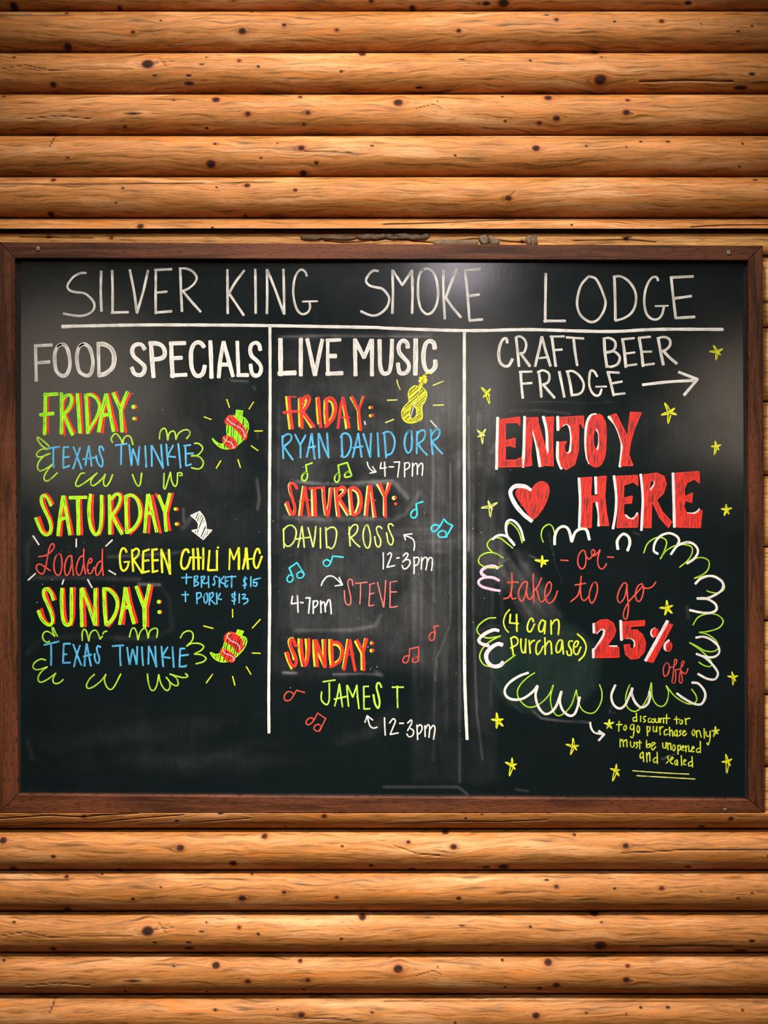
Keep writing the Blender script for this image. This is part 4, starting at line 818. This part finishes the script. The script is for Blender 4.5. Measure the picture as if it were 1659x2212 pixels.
star(340,1620, (305,1530),(445,1560),(375,1665),(340,1775),(205,1640), c='pale')
mark('lettering', 'big red block capitals ENJOY with white edges',
 ('white', 6.4, "450,290 440,650 432,1060|852,275 845,600 828,1030|968,430 1030,700 1080,1020|1130,275 1180,500 1190,820|1345,275 1350,480|~1345,655 1345,900 1400,1055|@5.6~1410,410 1480,380 1530,450 1550,600 1530,780 1500,825 1460,825|~1919,244 1829,276 1773,422 1764,650 1781,861 1822,975|@4.2~1924,465 1960,536 1960,682 1935,772|~2106,276 2220,422 2301,650 2298,845 2276,1024"),
 ('FILL', 2.2, "475,325 775,285 785,410 745,365 560,370 565,635 710,600 710,740 640,710 565,715 560,930 720,925 805,885 815,1020 460,1030"),
 ('FILL', 2.2, "880,300 970,295 960,600 945,850 960,1005 845,1020 865,850"),
 ('FILL', 2.2, "970,295 1050,290 1055,370 1200,880 1285,1010 1140,1005 1110,1030 1090,850 970,440"),
 ('FILL', 2.2, "1165,290 1285,280 1270,600 1280,1015 1215,1000 1200,880 1230,700 1215,500"),
 ('FILL', 2.2, "1375,290 1732,268 1732,455 1690,375 1659,390 1655,780 1600,990 1470,1072 1400,1020 1370,900 1370,660 1480,650 1445,710 1450,790 1500,840 1550,800 1565,600 1540,420 1480,375 1420,400 1380,460"),
 ('FILL', 2.2, "~1927,252 1862,268 1805,390 1781,617 1789,861 1830,983 1911,1027 1992,991 2049,861 2068,650 2062,406 2025,292 1976,244", "~1911,455 1878,569 1886,699 1927,780 1960,764 1968,617 1951,487"),
 ('FILL', 2.2, "2138,260 2220,236 2390,585 2431,211 2593,219 2480,487 2423,715 2406,845 2471,1007 2293,1011 2325,715 2252,487"))
mark('heart_drawing', 'red heart with a white pink edge', ('blush', 9.5, "~940,1375 850,1320 720,1315 650,1370 645,1450 720,1600 840,1740 960,1835"), ('FILL', 2.2, "~975,1800 850,1640 735,1470 725,1400 775,1350 860,1360 950,1400 980,1330 1050,1265 1130,1250 1200,1300 1215,1390 1180,1530 1100,1680"))
VIEW(1230, 860, 4.2538)
star(922,130, (875,45),(968,92),(985,152),(908,232),(845,155), w=2.8)
star(1350,445, (1338,395),(1392,430),(1375,478),(1332,520),(1302,445), w=2.6)
star(1440,1025, (1440,975),(1492,1010),(1468,1065),(1423,1080),(1395,1018), w=2.6)
mark('lettering', 'big red block capitals HERE with white edges',
 ('blush', 6, "88,735 98,950 90,1190|240,725 245,880|250,960 270,1060 268,1175|~410,715 430,900 425,1050 400,1200|@4.4~515,1075 560,1110 600,1095 625,1055|655,700 675,900 670,1050 662,1215|@4~740,760 775,755 780,790 740,850|@6.6 952,690 958,900 965,1185|@4~1075,1058 1130,1060 1170,1045 1195,1018"),
 ('FILL', 2.2, "105,735 205,728 195,900 265,900 260,725 338,718 325,900 340,1050 362,1170 285,1172 265,950 210,955 205,1050 200,1190 110,1185 115,900"),
 ('FILL', 2.2, "425,720 625,710 628,805 590,770 500,800 495,920 578,900 570,965 500,970 495,1050 520,1110 590,1120 635,1065 625,1185 435,1190 455,1000 450,850"),
 ('FILL', 2.2, "680,705 800,690 870,720 890,790 860,880 800,935 850,1040 940,1140 910,1190 830,1100 770,970 755,960 750,1190 685,1190 690,950", "745,760 790,760 785,800 745,860 735,840"),
 ('FILL', 2.2, "975,690 1190,675 1195,780 1150,745 1080,775 1055,840 1060,910 1130,870 1125,960 1065,940 1050,1000 1080,1060 1150,1070 1218,1030 1205,1190 985,1185 980,900"))
VIEW(1010, 1110, 5.7207)
star(925,590, (920,515),(1000,575),(970,625),(910,660),(832,572), w=2.8)
mark('loop_border', 'white and lime loops at the upper left of the offer',
 ('olive', 2.8, "~675,360 640,240 590,160 520,110 485,160 485,280|~560,425 470,350 400,300 320,300 260,340 245,400 300,470|~440,545 350,490 250,480 160,520 135,590 180,640 260,665 360,665 435,635"),
 ('white', 5.4, "~695,330 660,200 600,110 530,75 480,110 475,200 500,290 580,390|~580,385 510,300 440,265 370,270 305,315"))
mark('loop_border', 'pink figure three at the left of take', ('pink', 6.6, "@7~375,672 320,645 240,655 175,700 175,740 230,780|@6~390,825 320,790 220,785 150,815 135,855 180,900 280,930 400,952"))
mark('loop_border', 'white and lime arches above or', ('olive', 2.8, "~935,350 910,270 930,180 1000,130 1050,160 1075,240"), ('white', 6.2, "~1075,380 1080,270 1120,185 1190,155 1250,200 1285,340|@6.6~1285,345 1330,230 1400,185 1470,200 1505,320"))
mark('lettering', 'red script or between dashes', ('coral', 3.1, "1150,572 1245,578|~1455,470 1420,450 1370,520 1365,620 1405,680 1450,650 1465,550 1450,470|~1465,520 1500,560 1550,510 1575,470 1550,440 1530,480 1550,520 1590,500 1637,444|~1637,444 1608,558 1620,649 1660,683 1700,649 1717,615|1728,533 1804,537"))
mark('lettering', 'red script take to', ('coral', 3.1, "~545,730 550,850 540,950 510,1030 445,1050|~545,900 540,990 555,1050 600,1040|490,850 618,842|~740,840 690,850 640,930 630,1020 665,1080 710,1020 740,850|~740,850 730,960 745,1040 780,1055 805,1010|812,740 812,850 820,1100|~915,790 870,890 815,960|~815,960 850,930 870,1000 890,1070 920,1090 960,1050|~960,1040 1020,960 1035,880 1010,840 970,900 955,1000 985,1090 1030,1100 1080,1040 1112,950|~1405,770 1390,900 1360,1010 1275,1085|~1400,800 1395,950 1410,1050 1450,1070 1500,1020|1325,880 1460,858|~1590,850 1550,860 1510,960 1505,1050 1535,1105 1580,1040 1605,930 1590,850"))
VIEW(1270, 1110, 5.027)
star(860,1025, (855,940),(922,992),(915,1080),(835,1100),(780,1020), w=2.6)
mark('loop_border', 'thick white arch above the dash after or', ('white', 6.4, "~325,385 320,290 380,220 440,250 455,320 430,400"))
mark('lettering', 'red script go', ('coral', 3.1, "~420,760 390,750 340,830 320,920 350,965 400,900 425,770|~422,765 430,900 440,1020 420,1140 390,1130 390,1060 440,960 520,870 590,790|~575,760 540,790 515,870 530,940 560,950 590,900 605,810 585,755|~590,790 640,810 700,790 738,738"))
mark('loop_border', 'white and lime loops at the upper right of the offer',
 ('olive', 2.8, "~605,425 650,320 740,260 820,265 855,310 830,400 785,490|~785,490 850,400 950,345 1050,335 1125,360 1130,430 1080,510 995,580|~1160,485 1240,475 1310,510 1310,590 1260,650 1155,700|~1160,700 1300,670 1400,685 1480,770 1470,830 1400,860 1330,850 1290,835"),
 ('white', 5.4, "~760,435 715,400 730,310 790,240 880,210 960,240 990,290 970,340|~900,440 970,350 1070,310 1150,330 1195,400 1160,480 1075,540|~1165,760 1230,700 1340,675 1440,720 1470,780 1430,850 1300,915 1185,920|~1185,920 1280,920 1380,975 1395,1040 1330,1075 1220,1070 1105,1045"))
VIEW(1010, 1310, 5.7207)
mark('loop_border', 'pink and lime figure three left of purchase', ('olive', 3, "~350,140 250,150 150,220 115,290 150,350 250,390 410,365|~410,365 280,430 180,530 150,630 200,720 280,745|590,600 460,695"), ('blush', 7.4, "~385,300 320,290 210,340 140,410 170,460 260,485|@9~430,475 370,465 280,520 230,600 250,690 320,740 400,730 440,690"))
mark('loop_border', 'white and lime loops under purchase', ('olive', 2.8, "~830,820 740,880 650,970 615,1060 640,1150 720,1230 800,1245 900,1200 1000,1100 1060,970|~1060,975 1025,1120 1040,1250 1100,1345 1180,1330 1280,1220 1345,1030|~1345,1035 1370,1180 1420,1280 1500,1320 1580,1300 1650,1180 1660,1060 1630,965"), ('white', 5.6, "~750,820 640,860 520,940 460,1030 480,1110 560,1150 680,1140 800,1060 865,980|~865,985 840,1100 870,1230 940,1320 1010,1320 1090,1240 1160,1050|~1160,1050 1140,1170 1180,1290 1260,1350 1320,1330 1360,1240 1385,1120"))
mark('lettering', 'yellow script (4 can', ('lemon', 3.7, "@3~520,38 470,100 445,190 465,270 505,320|530,95 520,205|520,205 630,212|605,95 610,310|~815,190 800,150 770,160 740,240 745,300 780,310 830,215|~960,190 920,170 880,240 890,310 930,300 960,200|962,180 950,340|1030,170 1035,345|~1035,230 1080,170 1120,170 1130,240 1120,350"))
mark('lettering', 'yellow script purchase)', ('lemon', 3.7, "535,385 565,600|~530,400 580,375 620,410 610,470 530,515|~660,400 660,500 680,570 710,550 720,400|720,400 715,575|760,415 775,580|~770,470 800,430 830,420|~900,420 860,450 845,530 860,595 900,560 935,490|955,385 960,595|~960,500 1000,430 1030,450 1040,590|~1170,420 1130,420 1095,500 1105,570 1150,540 1170,430|1170,420 1185,590|~1300,430 1260,430 1250,480 1280,540 1280,600 1240,600 1225,550|~1310,510 1350,490 1370,440 1340,430 1310,490 1320,580 1360,590 1400,500|~1355,340 1430,410 1465,500 1440,600 1375,670"))
VIEW(1270, 1310, 4.74)
mark('lettering', 'big red block 25% with white edges',
 ('blush', 6, "60,175 62,270|55,435 55,525|@5~85,275 130,235 165,240 150,310 70,435|@4 185,408 300,408|@6.6 335,145 345,345|~390,320 440,320 480,360 478,430|@7.4 815,150 590,555|@5~690,225 655,245 650,285 670,310|@5~830,345 790,385 785,430 805,450"),
 ('FILL', 2.2, "75,175 130,140 200,135 260,170 285,240 265,310 205,390 215,415 315,420 320,520 75,525 80,440 150,345 190,265 170,225 130,225 80,275"),
 ('FILL', 2.2, "355,160 580,145 580,195 440,205 435,245 500,240 560,290 590,370 580,460 520,530 440,540 385,490 370,395 430,390 425,420 460,440 490,400 480,340 430,320 360,330"),
 ('FILL', 2.2, "828,180 868,185 665,575 610,560"),
 ('FILL', 2.2, "~690,225 720,245 715,290 690,315 663,290 660,250"),
 ('FILL', 2.2, "~835,368 860,390 850,440 825,463 803,440 805,395"))
mark('lettering', 'red script off', ('coral', 2.6, "~820,580 790,590 770,650 785,715 820,690 835,620 820,580|~830,610 860,625 900,590 910,550 890,545 880,620 870,720 860,780 890,780 900,700 895,650|~895,650 940,640 975,600 985,565 965,565 950,650 935,740 945,785 965,770 960,690 950,660 1000,690 1025,635"))
mark('loop_border', 'white and lime loops at the right of the offer',
 ('olive', 2.8, "~1075,190 1130,110 1230,75 1330,90 1385,150 1340,220 1230,255 1140,265|~1140,265 1230,290 1310,350 1335,420 1290,460 1200,455 1120,410 1040,370|~1040,370 1130,430 1210,500 1270,580 1250,615 1190,605 1135,570"),
 ('white', 5, "~1105,320 1180,310 1260,340 1335,410 1340,480 1280,520 1180,510 1110,485|~1110,485 1190,520 1270,590 1330,680 1300,745 1220,740 1125,690"))
mark('loop_border', 'white and lime loop under the script off', ('olive', 2.8, "~1060,845 1105,910 1110,970 1050,1000 970,975 880,910 800,810"), ('white', 5.4, "~1065,780 1130,790 1190,860 1200,930 1160,1000 1080,995 980,940 910,890"))
mark('loop_border', 'white and lime loops under 25%',
 ('olive', 2.8, "~800,810 825,880 810,970 770,1020 710,1010 660,930 650,780|~650,780 610,930 550,1030 480,1075 410,1040 385,960 400,870 430,800"),
 ('white', 5.4, "~280,805 240,910 260,1000 320,1045 380,1010 430,900 455,835|~455,840 450,900 490,990 550,1035 610,1000 635,930 630,870"))
star(1490,725, (1472,668),(1535,710),(1515,765),(1485,808),(1428,715), w=2.2)
VIEW(1040, 1520, 5.53)
star(190,200, (180,110),(260,185),(258,268),(180,295),(118,190), w=2.8)
star(1100,510, (1092,412),(1165,500),(1140,555),(1065,610),(1008,488))
star(365,740, (365,648),(420,720),(405,785),(335,865),(285,700))
star(1605,800, (1612,720),(1655,790),(1645,865),(1568,925),(1538,775))
mark('arrow', 'white curved arrow pointing to the small print', ('white', 4.6, "~1298,222 1310,290 1350,345 1440,365|@5 1400,325 1470,372|@5 1465,370 1400,440"))
VIEW(1270, 1520, 4.74)
star(1430,595, (1410,518),(1475,565),(1460,635),(1423,710),(1370,597), w=2.4)
star(215,210, (220,160),(265,190),(245,255),(195,258),(165,200), w=2.4, c='lemon')
star(1305,290, (1305,232),(1345,265),(1335,310),(1285,340),(1265,272), w=2.4, c='lemon')
mark('lettering', 'small yellow script discount for', ('lemon', 2.7, "~495,140 465,145 465,180 490,175|495,95 500,185|540,125 540,185|~595,130 570,135 575,160 590,175 570,190|~640,150 620,155 620,190 650,185|~665,155 650,175 665,195 685,175 665,155|~690,150 695,190 720,190 725,145|725,145 728,195|740,150 745,195|~745,160 770,150 775,200|805,110 805,205|775,150 840,150|905,130 910,210|880,160 940,160|~955,165 935,190 955,210 970,185 955,165|995,150 1005,215|~1000,170 1025,150 1045,155"))
mark('lettering', 'small yellow script to go purchase only', ('lemon', 2.7, "320,180 315,285|290,215 350,215|~385,220 365,250 380,275 395,245 385,220|~470,215 440,220 435,260 465,260 470,215|~470,215 470,300 455,350 435,335|~515,225 500,255 515,300 530,265 515,225|605,230 610,330|~610,245 635,235 630,280 610,290|~670,230 670,280 695,285 705,230|705,230 705,290|735,235 740,320|~740,260 760,235 770,240|~815,265 785,275 785,320 820,310|835,240 838,330|~838,290 860,270 870,335|~910,270 885,290 890,330 910,310|912,270 915,340|~955,275 935,285 955,310 930,330|~970,300 1000,285 980,275 970,310 985,330 1010,305|~1085,265 1065,295 1080,330 1095,300 1085,265|1110,275 1115,345|~1115,290 1140,275 1160,345|1190,255 1192,355|~1210,285 1215,330 1245,330 1250,280|~1252,280 1250,360 1230,425 1220,400"))
mark('lettering', 'small yellow script must be unopened', ('lemon', 2.7, "330,360 330,445|~330,390 355,365 365,440|~365,390 395,370 400,445|~435,385 440,440 470,440 475,390|~510,395 490,405 510,430 490,455|530,375 530,465|505,400 550,400|600,375 600,445|~600,430 635,410 630,445 600,450|~655,435 690,405 660,400 650,450 665,475 695,440|~765,400 770,450 795,450 800,395|800,395 800,460|815,400 820,475|~820,420 845,405 850,475|~880,420 865,450 880,485 895,450 880,420|920,425 922,520|~920,440 945,425 945,470 920,480|~955,460 985,445 970,430 955,470 985,480|1000,430 1005,495|~1005,450 1030,430 1035,490 1060,480|~1060,470 1090,450 1070,440 1065,490 1090,490|~1140,455 1110,470 1120,500 1145,490|1150,385 1152,505"))
mark('lettering', 'small yellow script and sealed', ('lemon', 2.7, "~565,495 535,520 540,560 565,540|565,500 570,595|600,500 605,600|~605,530 630,500 635,590|~700,550 670,570 680,605 705,590|708,495 712,615|~830,535 810,550 830,580 800,610|~850,580 875,555 855,550 845,600 870,620|~910,575 885,600 900,630 915,590|915,575 918,632|955,530 960,635|~980,600 1005,580 985,575 980,620 1005,625|~1060,590 1030,610 1035,640 1065,630|1065,540 1072,650"))
mark('ruled_line', 'pale double underline below the small print', ('pale', 2.3, "457,687 750,708 1035,722|500,738 800,755 1098,772"))
# ---------------------------------------------------------------- chalk specks scattered over the board
def specks():
    rng = random.Random(11); vs, fs = [], []
    spots = [(rng.uniform(590, 1000), rng.uniform(1000, 1600)) for _ in range(40)]+[(rng.uniform(1010, 1130), rng.uniform(850, 1350)) for _ in range(16)]+[(rng.uniform(60, 570), rng.uniform(820, 1320)) for _ in range(20)]
    spots += [(803, 1441), (814, 1440), (800, 1446), (815, 1441), (817, 1434), (374, 818), (434, 818), (484, 820), (496, 818), (92, 1262), (113, 1252), (133, 1190), (790, 1432)]
    for x, y in spots:
        r = rng.choice([.4, .5, .6, .8]); n = 7; k = len(vs)
        vs.append(((x-CX)*.001, -.0003, EYE+(CY-y)*.001))
        for i in range(n): vs.append(((x-CX+math.cos(i*2*math.pi/n)*r*rng.uniform(.8, 1.2))*.001, 0.00002, EYE+(CY-y+math.sin(i*2*math.pi/n)*r)*.001))
        for i in range(n): fs.append((k, k+1+i, k+1+(i+1) % n))
    o = child('chalk_specks', mesh_np('chalk_specks', vs, fs), M_CHALK); o['kind'] = 'stuff'
specks()
